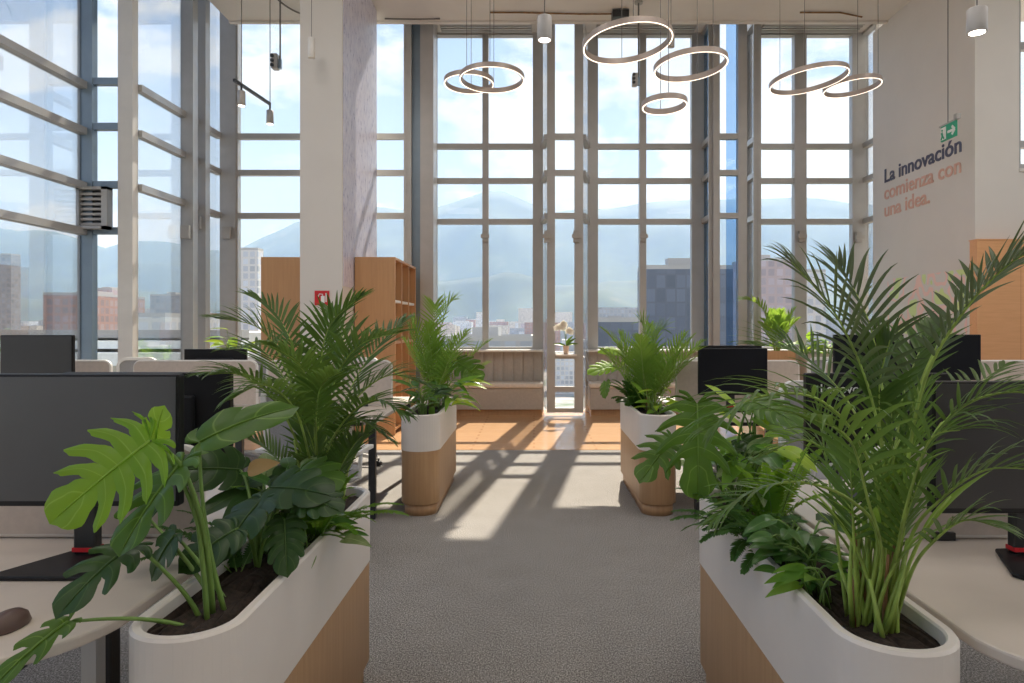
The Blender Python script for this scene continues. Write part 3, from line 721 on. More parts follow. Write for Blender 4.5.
def palm_thing(label, base, fronds, mat, canes, group='areca palms', cane_h=.3, cane_r=.009, seed=1, leaflet=.17, w=.0085, n=24, droop=.5):
    rnd=random.Random(seed)
    t=thing('areca_palm',label,'plant',base,group)
    b=V(base)
    for k in range(canes):
        a=rnd.uniform(0,6.28); r=rnd.uniform(.0,.055); p0=b+V((r*math.cos(a),r*math.sin(a)*1.6,-.02))
        p1=p0+V((rnd.uniform(-.06,.06),rnd.uniform(-.06,.06),cane_h*rnd.uniform(.6,1.1)))
        m_=MB(); m_.tube([p0,p0.lerp(p1,.5)+V((rnd.uniform(-.008,.008),0,0)),p1],[cane_r,cane_r*.9,cane_r*.5],7); m_.build('cane',M['canebrown'] if k%4==3 else M['cane'],t,True)
    for k,fr in enumerate(fronds):
        m_=MB(); frond(m_,fr['pts'],fr.get('L',leaflet),fr.get('n',n),fr.get('t0',.35),fr.get('w',w),fr.get('vee',.35),fr.get('droop',droop),fr.get('roll',0),fr.get('rr',.0045),seed*100+k,side_ref=fr.get('ref'),ang=fr.get('ang',(62,22)))
        m_.build('frond',[fr.get('mat',mat),M['cane']],t,True)
    return t
def auto_fronds(base, n, Lr, er, sag=(.5,.9), seed=0, spread=.04, azr=(0,360), **kw):
    rnd=random.Random(seed); out=[]
    for k in range(n):
        az=R(azr[0]+(azr[1]-azr[0])*(k+rnd.uniform(-.3,.3))/n); el=R(rnd.uniform(*er)); L=rnd.uniform(*Lr)
        p=V(base)+V((rnd.uniform(-spread,spread),rnd.uniform(-spread,spread)*1.6,0))
        d=dict(pts=arc_pts(p,az,el,L,rnd.uniform(*sag))); d.update(kw); out.append(d)
    return out

# --- monstera leaf ---------------------------------------------------------
def monstera_leaf(mb, base, dirv, nrm, L, nl=6, cut=.42, droop=.25, cup=.15, seed=0, wide=1.0, gap=.22):
    """base = petiole joint; dirv = midrib direction; nrm = upper face normal; pinnately split heart-shaped blade"""
    rnd=random.Random(seed); D=V(dirv).normalized(); N_=V(nrm); N_=(N_-D*N_.dot(D)).normalized(); S=D.cross(N_)
    gap=gap*.42; cut=max(.38,min(.62,cut+.06))
    def P3(a,bb,lo=0):
        z=-droop*(max(0,a)/L)**2*L*.8-cup*(abs(bb)/L)**1.5*L+.10*abs(bb)+lo
        return V(base)+D*a+S*bb+N_*z
    def outl(s_):
        ph=math.pi*s_; c_=math.cos(ph); a=.38*L+(.62 if c_>0 else .56)*L*c_
        b_=.50*L*wide*math.sin(ph)**.82
        if s_>.93: a+= (s_-.93)/.07*.18*L
        if s_<.08: a+= (.08-s_)*.5*L
        return a,b_
    def root(s_): return L*max(.0,(.80-1.15*s_)) if s_<.70 else 0
    def pt(rho,s_,sd,lo=0):
        oa,ob=outl(max(0,min(1,s_))); ra=root(s_); q=rho
        a=ra+(oa-ra)*q - .05*L*math.sin(math.pi*min(1,q))*(1 if s_<.8 else .3); b_=ob*q
        return P3(a,sd*b_,lo)
    for sd in (-1,1):
        ed=[0]+[(.10+.90*(i/nl)**.95) if i else .1 for i in range(1,nl+1)]; ed[-1]=.985
        ed=[0]+[.09+(.985-.09)*((i)/(nl)) for i in range(1,nl+1)]
        for i in range(nl):
            sa,sb=ed[i],ed[i+1]; mid=(sa+sb)/2; hw=(sb-sa)/2; cu=cut*rnd.uniform(.85,1.2); gp=gap*rnd.uniform(.7,1.4)
            rows=[]; K=10; A=4; wob=rnd.uniform(-.04,.04)*L; sh=rnd.uniform(.93,1.03)
            for k in range(K+1):
                v_=k/K
                if v_<cu: wf=1
                else:
                    q=(v_-cu)/(1-cu); wf=1-gp*min(1,q*5)-gp*q-.30*(max(0,q-.7)/.3)**2
                row=[]
                for j in range(A+1):
                    u=j/A; off=(u-.5)*2*hw
                    lo=off*wf
                    if i==0: lo=-hw+(off+hw)*(1-(1-wf)*.5)
                    rr_=v_*(1+(sh-1)*v_)
                    if v_>.8: rr_-=.07*(abs(u-.5)*2)**2*(v_-.8)/.2
                    if i==0 and j==0: rr_=v_
                    zz=wob*max(0,v_-cu)+.02*L*math.cos((u-.5)*math.pi)*min(1,v_*3)
                    if i==0 and j==0: zz=0
                    row.append(mb.vert(pt(rr_,mid+lo-.05*max(0,v_-.5)*(1 if i else 0),sd,zz),(u,v_)))
                rows.append(row)
            for k in range(K):
                for j in range(A):
                    f=(rows[k][j],rows[k][j+1],rows[k+1][j+1],rows[k+1][j])
                    mb.face(f if sd<0 else f[::-1])
    mb.tube([P3(a*L,0,.002) for a in (0,.2,.4,.6,.8,.95)],[.003,.0028,.0024,.002,.0015,.001],5,u=.5)
def broad_leaf(mb, base, dirv, nrm, L, W, droop=.3, heart=.0, fold=.25, wave=0):
    D=V(dirv).normalized(); N_=V(nrm); N_=(N_-D*N_.dot(D)).normalized(); S=D.cross(N_); K=9; prev=None
    for k in range(K+1):
        v_=k/K; w=W/2*(math.sin(math.pi*(v_**(.62 if heart else .8)))**.8 if 0<v_<1 else .02)
        a=v_*L; z=-droop*v_*v_*L; row=[]
        for u in (-1,-.5,0,.5,1):
            back=heart*L*abs(u)*(1-v_)**2*1.2
            row.append(mb.vert(V(base)+D*(a-back)+S*w*u+N_*(z+fold*w*abs(u)+wave*w*math.sin(v_*9+u)),(.5+u*.5,v_)))
        if prev:
            for j in range(4): mb.face((prev[j],prev[j+1],row[j+1],row[j]))
        prev=row
def bushy(label, base, n, Lr, W, mat, cat='plant', name='leafy_plant', seed=0, rad=(.08,.25), hh=(.05,.3), heart=.15, group=None, droop=.4, ext=(1,1), dirbias=V((0,0,0)), mats=None, stem='petiole', leafup=.3):
    rnd=random.Random(seed); t=thing(name,label,cat,base,group)
    st=MB(); B_=V(base); leaves=[]
    for k in range(n):
        az=rnd.uniform(0,6.283); r=rnd.uniform(*rad); h=rnd.uniform(*hh)
        d=V((math.cos(az)*ext[0],math.sin(az)*ext[1],0))+dirbias; 
        q=B_+d*r+V((0,0,h)); p0=B_+V((rnd.uniform(-.03,.03),rnd.uniform(-.05,.05),0))
        st.tube(bez(p0,p0+V((d.x*r*.3,d.y*r*.3,h*.9+.03)),q,6),[.003]*7,4)
        dd=(d.normalized()+V((rnd.uniform(-.5,.5),rnd.uniform(-.5,.5),rnd.uniform(-.15,.7))))
        m_=mats[k%len(mats)] if mats else mat
        b_=MB(); L=rnd.uniform(*Lr); broad_leaf(b_,q,dd,V((rnd.uniform(-.3,.3),-.35+rnd.uniform(-.3,.3),1)),L,L*W,droop*rnd.uniform(.5,1.3),heart,.2,.05)
        b_.build('leaf',M[m_],t,True)
    st.build('stem',M[stem],t,True); return t
def fernplant(label, base, n, Lr, mat, seed=0, azr=(0,360), er=(15,60), sag=(.9,1.5), leaf=.055, group='ferns in the planters', w=.009, cnt=26):
    t=thing('fern',label,'plant',base,group); rnd=random.Random(seed)
    for k in range(n):
        az=R(azr[0]+(azr[1]-azr[0])*(k+rnd.uniform(-.3,.3))/max(1,n)); 
        p=V(base)+V((rnd.uniform(-.03,.03),rnd.uniform(-.05,.05),0)); L=rnd.uniform(*Lr)
        b_=MB(); frond(b_,arc_pts(p,az,R(rnd.uniform(*er)),L,rnd.uniform(*sag),12),leaf,cnt,.12,w,.1,.35,0,.0018,seed*50+k,ang=(80,50))
        b_.build('frond',[M[mat],M['petiole']],t,True)
    return t
def monstera(label, base, leaves, group='monstera plants'):
    t=thing('monstera_plant',label,'plant',base,group)
    for k,l in enumerate(leaves):
        j=V(l['at']); D=V(l['dir']); p0=V(base)+V(l.get('off',(0,0,0)))
        ctrl=V(l['via']) if 'via' in l else V((j.x*.3+p0.x*.7, j.y*.3+p0.y*.7, j.z))
        s=MB(); pts=bez(p0,ctrl,j,12); s.tube(pts,[l.get('r',.0045)*(1.5-.7*i/12) for i in range(13)],7); 
        pe=s.build('petiole',M['petiole'],t,True)
        m_=MB(); monstera_leaf(m_,j,D,V(l['n']),l['L'],l.get('nl',6),l.get('cut',.42),l.get('droop',.25),l.get('cup',.15),k+l.get('seed',0),l.get('wide',1),l.get('gap',.22))
        m_.build('leaf',M[l.get('mat','mon')],pe,True)
    return t

exec_plants = True
# near left planter ----------------------------------------------------------
bL = P(205,620,1.62); bL.z=.70
monstera('large monstera with a bright lime split leaf at the front of the near left planter', (-.77,1.64,.70), [
  dict(at=P(150,441,1.50),via=P(205,455,1.58),dir=P(58,510,1.42)-P(150,441,1.50),n=(.1,-1,.62),L=.235,mat='monlime',droop=.12,cup=.2,wide=1.05,nl=7,cut=.34,gap=.55),
  dict(at=P(156,440,1.53),via=P(205,500,1.60),dir=P(158,408,1.5)-P(156,440,1.53),n=(-.2,-1,.2),L=.08,mat='monlime',nl=3,cut=.5,wide=1.1),
  dict(at=P(200,442,1.64),via=P(198,520,1.62),dir=P(290,392,1.72)-P(200,442,1.64),n=(-.2,-.75,.8),L=.225,mat='mon',droop=.3,wide=.62,cut=.9,gap=.1,nl=3,off=(.02,.02,0)),
  dict(at=P(182,462,1.56),via=P(200,500,1.6),dir=P(95,560,1.36)-P(182,462,1.56),n=(-.35,-.75,.8),L=.22,mat='mon',droop=.2,wide=.75,cut=.34,gap=.5,nl=5,off=(0,-.03,0)),
  dict(at=P(135,545,1.5),via=P(190,590,1.6),dir=P(35,600,1.3)-P(135,545,1.5),n=(.1,-.6,1),L=.17,mat='mondark',droop=.5,wide=.8,cut=.34,gap=.6,nl=5,off=(-.02,-.02,0)),
  dict(at=P(68,622,1.42),via=P(150,612,1.5),dir=P(-8,672,1.30)-P(68,622,1.42),n=(.2,-.5,1),L=.15,mat='mon',droop=.35,wide=.5,cut=.3,gap=.5,nl=4,off=(-.02,-.06,0),r=.004),
  dict(at=P(150,520,1.78),via=P(190,560,1.7),dir=(-.6,.2,-.35),n=(.1,-.6,1),L=.15,mat='mondark',droop=.4,nl=4,off=(-.03,.08,0)),
  dict(at=P(175,535,1.72),via=P(200,560,1.7),dir=(-.5,-.2,-.7),n=(-.4,-.6,.5),L=.12,mat='mondark',droop=.3,nl=3,off=(0,.08,0)),
])
monstera('dark glossy monstera in the middle of the near left planter', (-.79,1.95,.70), [
  dict(at=P(270,488,1.95),dir=P(345,480,1.8)-P(270,488,1.95),n=(-.1,-.6,1),L=.22,mat='mondark',droop=.3,wide=.8,cut=.6,nl=4),
  dict(at=P(262,500,1.9),dir=P(215,545,1.75)-P(262,500,1.9),n=(-.4,-.7,.8),L=.20,mat='mondark',droop=.3,wide=.9,cut=.6,nl=4),
  dict(at=P(285,520,1.85),dir=P(285,585,1.72)-P(285,520,1.85),n=(.1,-1,.4),L=.15,mat='mondark',droop=.2,wide=.8,cut=.7),
  dict(at=P(300,498,1.9),dir=P(350,500,1.75)-P(300,498,1.9),n=(.2,-.7,.8),L=.16,mat='mondark',droop=.35,wide=.8,cut=.6),
  dict(at=P(240,470,2.1),dir=(-.4,-.2,.1),n=(-.1,-.7,.9),L=.2,mat='mondark',droop=.3,cut=.6,nl=4),
  dict(at=P(300,470,2.1),dir=(.5,-.5,.0),n=(.1,-.7,.9),L=.18,mat='mon',droop=.35,cut=.6,nl=4),
  dict(at=P(235,530,1.8),dir=(-.6,-.5,-.3),n=(-.1,-.7,.9),L=.15,mat='mondark',droop=.3,cut=.6,nl=4),
])
bushy('broad dark leafed plant below the palm in the near left planter',(-.79,2.12,.70),24,(.09,.15),.55,'mondark',seed=3,rad=(.03,.16),hh=(.06,.26),heart=.2,ext=(.75,1),mats=('mondark','pothos','mondark','varieg'))
bushy('small variegated trailing plant at the aisle side of the near left planter',(-.70,2.15,.70),9,(.06,.1),.5,'varieg',seed=5,rad=(.03,.10),hh=(.02,.12),heart=.2,mats=('varieg','pothos','varieg'),dirbias=V((.4,-.3,0)))
b=MB(); broad_leaf(b,P(250,470,2.0),V((.5,-.3,.2)),V((0,-1,.5)),.11,.05,.2,.1); 
tag(b.build('dry_leaf',M['dry'],None,True),'single pale orange dried leaf standing among the dark monstera leaves','leaf')
fernplant('bright green fern spilling over the aisle rim of the near left planter',(-.71,2.22,.72),22,(.16,.34),'fern',seed=4,azr=(-150,70),er=(15,65),leaf=.028,w=.0036,cnt=44)
fernplant('small fern at the desk side of the near left planter',(-.85,1.95,.71),9,(.15,.28),'ferndark',seed=8,azr=(90,250),er=(30,65),leaf=.03,w=.0042,cnt=34)
# areca palm of the near left planter: hero fronds aimed with real depth
def way(base, pts, **k):
    """rachis through way points, smoothed"""
    P_=[V(base)]+[P(*q) for q in pts]; out=[]
    for i in range(len(P_)-1):
        a,b_,c_,d_=P_[max(i-1,0)],P_[i],P_[i+1],P_[min(i+2,len(P_)-1)]
        for j in range(6):
            t=j/6; out.append(.5*((2*b_)+(c_-a)*t+(2*a-5*b_+4*c_-d_)*t*t+(3*b_-a-3*c_+d_)*t**3))
    out.append(P_[-1]); d=dict(pts=out); d.update(k); return d
def hero(base, px, py, Y, lift=.35, **k):
    e=P(px,py,Y); b_=V(base); mid=b_.lerp(e,.45); c1=V((mid.x*.35+b_.x*.65, mid.y*.35+b_.y*.65, max(e.z,b_.z)+lift*.6)); 
    d=dict(pts=bez(b_,b_+V((0,0,(c1.z-b_.z)*.6)),V((b_.x*.45+e.x*.55,b_.y*.45+e.y*.55,c1.z)),16,e)); d.update(k); return d
pb=(-.77,2.50,.70)
fr=[way(pb,[(305,440,2.45),(290,380,2.4),(262,330,2.35),(215,318,2.3)],L=.17,t0=.45,droop=.8),
    way(pb,[(312,430,2.5),(300,370,2.5),(280,320,2.55),(250,295,2.6)],L=.15,t0=.45),
    way(pb,[(318,430,2.5),(320,370,2.5),(330,325,2.45),(362,296,2.4)],L=.17,t0=.45),
    way(pb,[(322,440,2.5),(335,380,2.4),(360,345,2.3),(402,332,2.2)],L=.17,t0=.4),
    way(pb,[(300,450,2.4),(275,400,2.3),(240,375,2.2),(205,375,2.1)],L=.15,t0=.4,droop=.9),
    way(pb,[(330,450,2.5),(355,400,2.5),(390,375,2.5),(425,385,2.5)],L=.17,t0=.4,droop=.8),
    way(pb,[(330,450,2.6),(350,390,2.8),(375,350,2.95),(405,320,3.1)],L=.2,t0=.4),
    way(pb,[(310,460,2.3),(295,410,2.15),(265,385,2.0),(230,400,1.95)],L=.14,t0=.4,droop=1,mat=M['palmmid']),
    way(pb,[(325,460,2.35),(345,420,2.2),(375,400,2.1),(405,415,2.05)],L=.13,t0=.4,droop=1),
    way(pb,[(316,450,2.4),(312,400,2.3),(300,365,2.2),(270,345,2.1)],L=.15,t0=.4,droop=.9,mat=M['palmmid']),
    way(pb,[(320,440,2.5),(328,390,2.6),(345,350,2.7),(330,310,2.8)],L=.18,t0=.45),
    way(pb,[(322,460,2.4),(340,430,2.3),(360,420,2.2),(390,440,2.2)],L=.13,t0=.4,droop=1),
    way(pb,[(310,440,2.5),(290,390,2.6),(262,350,2.75),(225,350,2.85)],L=.18,t0=.4),
    way(pb,[(318,470,2.4),(316,420,2.3),(322,385,2.2),(345,370,2.1)],L=.14,t0=.45,droop=.9,mat=M['palmmid'])]
palm_thing('bushy areca palm rising at the back of the near left planter',pb,fr+auto_fronds(pb,8,(.34,.52),(50,80),(.6,1.0),3,t0=.35),M['palm'],20,seed=5,leaflet=.14,w=.0058,n=24,cane_h=.30,cane_r=.006)
# near right planter ---------------------------------------------------------
pr=(.79,1.58,.70)
def prb(dx,dy=0): return (pr[0]+dx,pr[1]+dy,pr[2])
PL=M['palmmid']
fr=[way(prb(-.02),[(885,500,1.58),(872,400,1.60),(838,318,1.60),(792,262,1.62)],L=.25,n=20,t0=.52,w=.0055,droop=.75,ang=(72,30),vee=.1,mat=M['palmdull']),
    way(prb(.0),[(893,500,1.6),(884,400,1.68),(868,320,1.75),(838,262,1.85)],L=.20,n=18,t0=.55,w=.0052,droop=.7,mat=M['palmdull']),
    way(prb(.03),[(905,480,1.55),(925,380,1.5),(965,310,1.45),(1012,262,1.4),(1060,240,1.35)],L=.14,n=22,t0=.45,w=.007,droop=.3,ang=(60,30),mat=M['palmdull']),
    way(prb(.02),[(900,500,1.6),(915,400,1.62),(955,318,1.66),(1010,268,1.7),(1060,262,1.7)],L=.15,n=20,t0=.5,w=.007,droop=.3,mat=M['palmdull']),
    way(prb(.03),[(905,520,1.5),(925,450,1.42),(965,405,1.36),(1020,392,1.3),(1070,410,1.25)],L=.16,n=16,t0=.5,w=.0045,droop=.8),
    way(prb(.04),[(910,540,1.5),(940,500,1.42),(985,470,1.36),(1040,470,1.3)],L=.15,n=14,t0=.45,w=.0055,droop=.8),
    way(prb(-.02),[(880,510,1.52),(858,440,1.46),(815,398,1.4),(755,398,1.34),(712,428,1.3)],L=.17,n=20,t0=.42,w=.0045,droop=1.0,mat=PL),
    way(prb(-.03),[(878,540,1.50),(850,500,1.45),(800,482,1.4),(750,492,1.38),(715,520,1.36)],L=.12,n=16,t0=.5,w=.0042,droop=.8,mat=PL),
    way(prb(-.01),[(884,520,1.62),(868,440,1.75),(835,385,1.9),(795,352,2.0),(755,345,2.1)],L=.20,n=20,t0=.5,w=.0052,droop=.6),
    way(prb(.01),[(896,500,1.6),(898,420,1.7),(915,362,1.8),(935,325,1.9)],L=.17,n=16,t0=.5,w=.0072,droop=.35,ang=(50,22)),
    way(prb(.0),[(890,500,1.6),(880,430,1.62),(880,380,1.62),(890,340,1.6)],L=.15,n=14,t0=.55,w=.0072,droop=.4,ang=(50,22)),
    way(prb(.02),[(900,520,1.6),(925,450,1.8),(960,400,1.95),(1005,365,2.1)],L=.18,n=18,t0=.5,w=.0052,droop=.6),
    way(prb(-.03),[(876,530,1.6),(845,470,1.7),(805,440,1.75),(765,455,1.8)],L=.15,n=16,t0=.45,w=.0045,droop=.8,mat=PL),
    way(prb(-.02),[(882,560,1.5),(868,500,1.42),(850,440,1.36),(815,420,1.3)],L=.22,n=9,t0=.55,w=.006,droop=1.4,mat=PL),
    way(prb(.02),[(896,560,1.5),(908,500,1.40),(930,440,1.34),(960,430,1.3)],L=.20,n=9,t0=.6,w=.0045,droop=1.3),
    way(prb(.04),[(912,570,1.48),(935,540,1.42),(965,520,1.38),(1000,528,1.35)],L=.11,n=12,t0=.45,w=.005,droop=.8,mat=PL)]
palm_thing('tall areca palm with arching fronds at the front of the near right planter',pr,fr+auto_fronds(pr,5,(.40,.58),(70,86),(.3,.6),11,t0=.5,azr=(10,370),mat=PL),M['palm'],20,seed=9,leaflet=.15,w=.0045,n=14,cane_h=.26,cane_r=.0062)
t_=thing('palm_shoots','cluster of slender yellow green shoots rising beside the tall right palm stems','plant',pr)
rn_=random.Random(4)
for k in range(16):
    a=rn_.uniform(0,6.28); p0=V(pr)+V((math.cos(a)*.05*rn_.random(),math.sin(a)*.08*rn_.random(),-.02)); a2=rn_.uniform(0,6.28); h_=rn_.uniform(.26,.50); o_=rn_.uniform(.03,.14)
    p2=p0+V((math.cos(a2)*o_,math.sin(a2)*o_,h_)); b=MB(); pts=bez(p0,p0+V((0,0,h_*.6)),p2,8); b.tube(pts,[.0055,.0052,.005,.0046,.0042,.004,.0035,.003,.002],6)
    b.build('shoot',M['cane'],t_,True)
    b=MB(); broad_leaf(b,pts[5],V((math.cos(a2),math.sin(a2),1.8)),V((-math.cos(a2),-math.sin(a2),.4)),rn_.uniform(.16,.26),.024,.35,0,.3); b.build('leaf',M['palmlit'],t_,True)
monstera('monstera with a big dark split leaf at the aisle end of the near right planter', (.76,2.62,.70), [
  dict(at=P(697,404,2.30),via=P(716,400,2.55),dir=P(700,500,2.18)-P(697,404,2.30),n=(-.05,-1,.45),L=.30,mat='mon',droop=.15,cup=.2,wide=1.0,cut=.33,gap=.75,nl=7),
  dict(at=P(672,440,2.36),via=P(700,440,2.5),dir=P(640,475,2.25)-P(672,440,2.36),n=(-.3,-.8,.6),L=.19,mat='mon',droop=.25,cut=.34,gap=.7),
  dict(at=P(752,402,2.55),via=P(735,420,2.6),dir=P(800,415,2.35)-P(752,402,2.5),n=(.1,-.6,.9),L=.20,mat='mon',droop=.3,cut=.5),
  dict(at=P(742,440,2.6),via=P(730,450,2.6),dir=(.4,-.6,-.2),n=(.1,-.8,.7),L=.16,mat='mondark',droop=.3),
])
bushy('trailing plant with dark and pale leaves at the aisle end of the near right planter',(.74,2.50,.70),40,(.07,.12),.55,'pothos',seed=21,rad=(.05,.19),hh=(.05,.27),heart=.2,mats=('pothos','varieg','pothos','mondark'),ext=(.9,1),dirbias=V((-.15,-.2,0)))
b=bushy('small plant with yellow green leaves beside the big split monstera leaf',(.77,2.42,.70),4,(.13,.16),.5,'lime',seed=23,rad=(.06,.14),hh=(.22,.30),heart=.2,mats=('lime','fern'),dirbias=V((-.4,-.6,0)))
fernplant('green fern spilling over the aisle side of the near right planter',(.72,2.12,.72),24,(.2,.34),'ferndark',seed=14,azr=(110,300),er=(8,55),leaf=.034,w=.0042,cnt=40)
fernplant('mid green fern upright in the middle of the near right planter',(.80,2.28,.71),14,(.25,.38),'fern',seed=15,azr=(0,360),er=(45,75),sag=(.7,1.1),leaf=.038,w=.0048,cnt=34)
bushy('round leafed dark green creeper in the near right planter',(.74,1.90,.70),44,(.055,.085),.72,'pothos',seed=31,rad=(.02,.13),hh=(.04,.17),heart=.2,mats=('pothos','pothos','mondark'),ext=(.8,1.3))
bushy('small bright pointed leaf sprout at the rim of the near right planter',(.72,1.72,.70),11,(.06,.09),.42,'fern',seed=33,rad=(.02,.06),hh=(.04,.10),heart=.1,dirbias=V((-.2,-.2,0)))
bushy('bright lime leafed plant between the far right desk and the near right palm',(.86,2.68,.70),10,(.12,.18),.5,'lime',seed=35,rad=(.02,.10),hh=(.22,.44),heart=.1,mats=('lime','fern','fern'),droop=.2)
# far left planter -----------------------------------------------------------
pf=(-.86,5.85,.72)
palm_thing('light green areca palm in the far left planter',pf,auto_fronds(pf,15,(.50,.85),(38,80),(.35,.75),41,t0=.3)+[hero(pf,455,300,5.8,.02,L=.2),hero(pf,435,305,6.0,.05),hero(pf,475,350,5.9,.3)],M['palmlit'],10,seed=42,leaflet=.2,w=.0065,n=17,cane_h=.4)
monstera('monstera with split leaves hanging towards the bench from the far left planter',(-.80,6.15,.70),[
  dict(at=P(457,362,5.9),dir=P(488,378,5.6)-P(457,362,5.9),n=(.1,-.8,.7),L=.32,mat='mon',droop=.3,cut=.4,gap=.3,wide=.9),
  dict(at=P(440,385,5.7),dir=(-.1,-.6,-.1),n=(0,-.8,.7),L=.25,mat='mon',droop=.3)])
bushy('lime green pointed leaves hanging over the aisle side of the far left planter',(-.76,5.6,.70),22,(.16,.26),.28,'fern',seed=44,rad=(.06,.16),hh=(.05,.3),heart=0,mats=('fern','lime','fern','pothos'),dirbias=V((.35,-.1,0)),droop=.7)
bushy('dark low leaves at the front of the far left planter',(-.86,5.3,.70),22,(.12,.2),.3,'ferndark',seed=45,rad=(.02,.09),hh=(.08,.24),heart=0,mats=('ferndark','mondark','pothos'),droop=.3)
# far right planter ----------------------------------------------------------
pg=(.94,5.6,.72)
palm_thing('dense bright palm in the far right planter',pg,auto_fronds(pg,17,(.5,.8),(36,80),(.5,.9),51,t0=.22)+[hero(pg,640,322,5.6,.05,L=.2),hero(pg,665,330,5.6,.1)],M['palmlit'],9,seed=52,leaflet=.2,w=.0075,n=17,cane_h=.35)
monstera('monstera leaning over the aisle from the far right planter',(.88,6.2,.70),[
  dict(at=P(612,366,6.35),dir=P(588,369,6.25)-P(612,366,6.35),n=(-.1,-.6,1),L=.24,mat='fern',droop=.3,cut=.4,gap=.3),
  dict(at=P(620,352,6.45),dir=P(600,352,6.35)-P(620,356,6.45),n=(-.1,-.5,1),L=.22,mat='monlime',droop=.3,cut=.5,gap=.3),
  dict(at=P(606,382,6.1),dir=P(602,398,6.0)-P(606,382,6.1),n=(-.8,-.6,.2),L=.15,mat='mon',droop=.3,cut=.6)])
fernplant('dark curly fern at the aisle side of the far right planter',(.87,5.75,.72),24,(.2,.34),'ferndark',seed=54,er=(20,75),leaf=.06,w=.012,cnt=16)
bushy('light green leafy plant in the middle of the far right planter',(.93,6.0,.70),20,(.14,.22),.45,'fern',seed=55,rad=(.04,.18),hh=(.15,.5),heart=.1,mats=('fern','lime','pothos'))
bushy('lime leaves at the front of the far right planter',(.96,5.35,.70),12,(.1,.16),.4,'lime',seed=56,rad=(.03,.12),hh=(.05,.22),heart=.1,mats=('lime','fern'))
# plants by the windows ------------------------------------------------------
t=thing('wood_planter','square wooden planter at the right window bay','planter',(PX(781,10.2),10.2,0))
x0,x1=PX(766,10.1),PX(796,10.1)
b=MB(); b.loft([[(x,y,z) for x,y in stadium(x0,x1,10.1,10.45,.02,3,i)] for i,z in ((.0,.004),(0,PZ(351,10.1)),(.02,PZ(351,10.1)),(.02,.9))],True,False); b.build('box',M['oak'],t)
b=MB(); b.box((x0+.02,10.12,.9),(x1-.02,10.43,.97)); b.build('soil',M['soil'],t)
pw=(PX(778,10.25),10.27,.97)
palm_thing('small backlit palm in the wooden planter at the right window',pw,auto_fronds(pw,9,(.55,.8),(60,84),(.5,.9),61,t0=.35)+[hero(pw,742,300,10.2,.1,L=.25,w=.016)],M['palmlit'],6,seed=62,leaflet=.22,w=.015,n=14,cane_h=.45)
t=thing('trough_planter','long grey trough of lime plants at the right window bay','planter',(4.6,10.25,0))
b=MB(); b.loft([[(x,y,z) for x,y in stadium(4.02,5.25,10.1,10.45,.03,3,i)] for i,z in ((.0,.004),(0,1.0),(.02,1.0),(.02,.9))],True,False); b.build('box',M['bench'],t)
b=MB(); b.box((4.04,10.12,.88),(5.23,10.43,.95)); b.build('soil',M['soil'],t)
for k,(x,h) in enumerate(((4.08,.30),(4.45,.28),(4.8,.26),(5.1,.3))):
    bushy('glowing lime leafed plant in the grey trough, %s' % ('next to the wooden planter','second from the wooden planter','third from the wooden planter','nearest to the slogan wall')[k],(x,10.27,.93),16,(.13,.24),.5,'lime',seed=70+k,rad=(.04,.18),hh=(.08,h),heart=.1,mats=('lime','fern'),group='lime plants in the grey trough')
t=thing('wood_planter','tall planter standing by the left windows behind the palm','planter',(-4.2,9.3,0))
b=MB(); b.loft([[(x,y,z) for x,y in stadium(-4.5,-3.75,9.1,9.45,.02,3,i)] for i,z in ((.0,.004),(0,.85),(.02,.85),(.02,.75))],True,False); b.build('box',M['white'],t)
b=MB(); b.box((-4.48,9.12,.72),(-3.77,9.43,.80)); b.build('soil',M['soil'],t)
bushy('backlit lime leafed plant by the left windows',(-4.1,9.28,.78),22,(.18,.3),.4,'lime',seed=81,rad=(.05,.25),hh=(.15,.6),heart=.1,mats=('lime','fern'))
# orchid ---------------------------------------------------------------------
t=thing('orchid','white orchid in a small terracotta pot on the central window rail','plant',(PX(567,10.6),10.6,PZ(354,10.6)))
c=V((PX(566,10.62),10.62,PZ(354,10.62)))
b=MB(); b.box((c.x-.16,10.50,c.z-.03),(c.x+.16,10.74,c.z)); struct('trim_13',b,M['post'])
b=MB(); b.lathe([(.035,0),(.05,.13),(.054,.13),(.046,.12)],c,20); b.build('pot',M['terracotta'],t,True)
for k,(dx,dz) in enumerate(((-.16,.40),(.08,.34),(-.06,.45))):
    b=MB(); pts=bez(c+V((0,0,.12)),c+V((dx*.1,0,dz+.12)),c+V((dx,-.03,dz)),10); b.tube(pts,.004,5); os_=b.build('stem',M['petiole'],t)
    for j in range(4):
        q,_=frame_at(pts,.55+.43*j/3); b=MB()
        for a_ in range(5):
            a=R(90+72*a_); d=V((math.cos(a),-.25,math.sin(a))); broad_leaf(b,q+V((0,-.01,0)),d,V((0,-1,.1)),.058,.05,-.1,0,.1)
        b.build('flower',M['petal'],os_,True)
for d in ((-.8,-.2,.35),(.7,-.2,.9),(.3,-.4,.9),(.9,0,.4)):
    b=MB(); broad_leaf(b,c+V((0,0,.12)),V(d),V((-d[0]*.5,-.6,.9)),.2,.07,.3,0,.3); b.build('leaf',M['mon'],t,True)

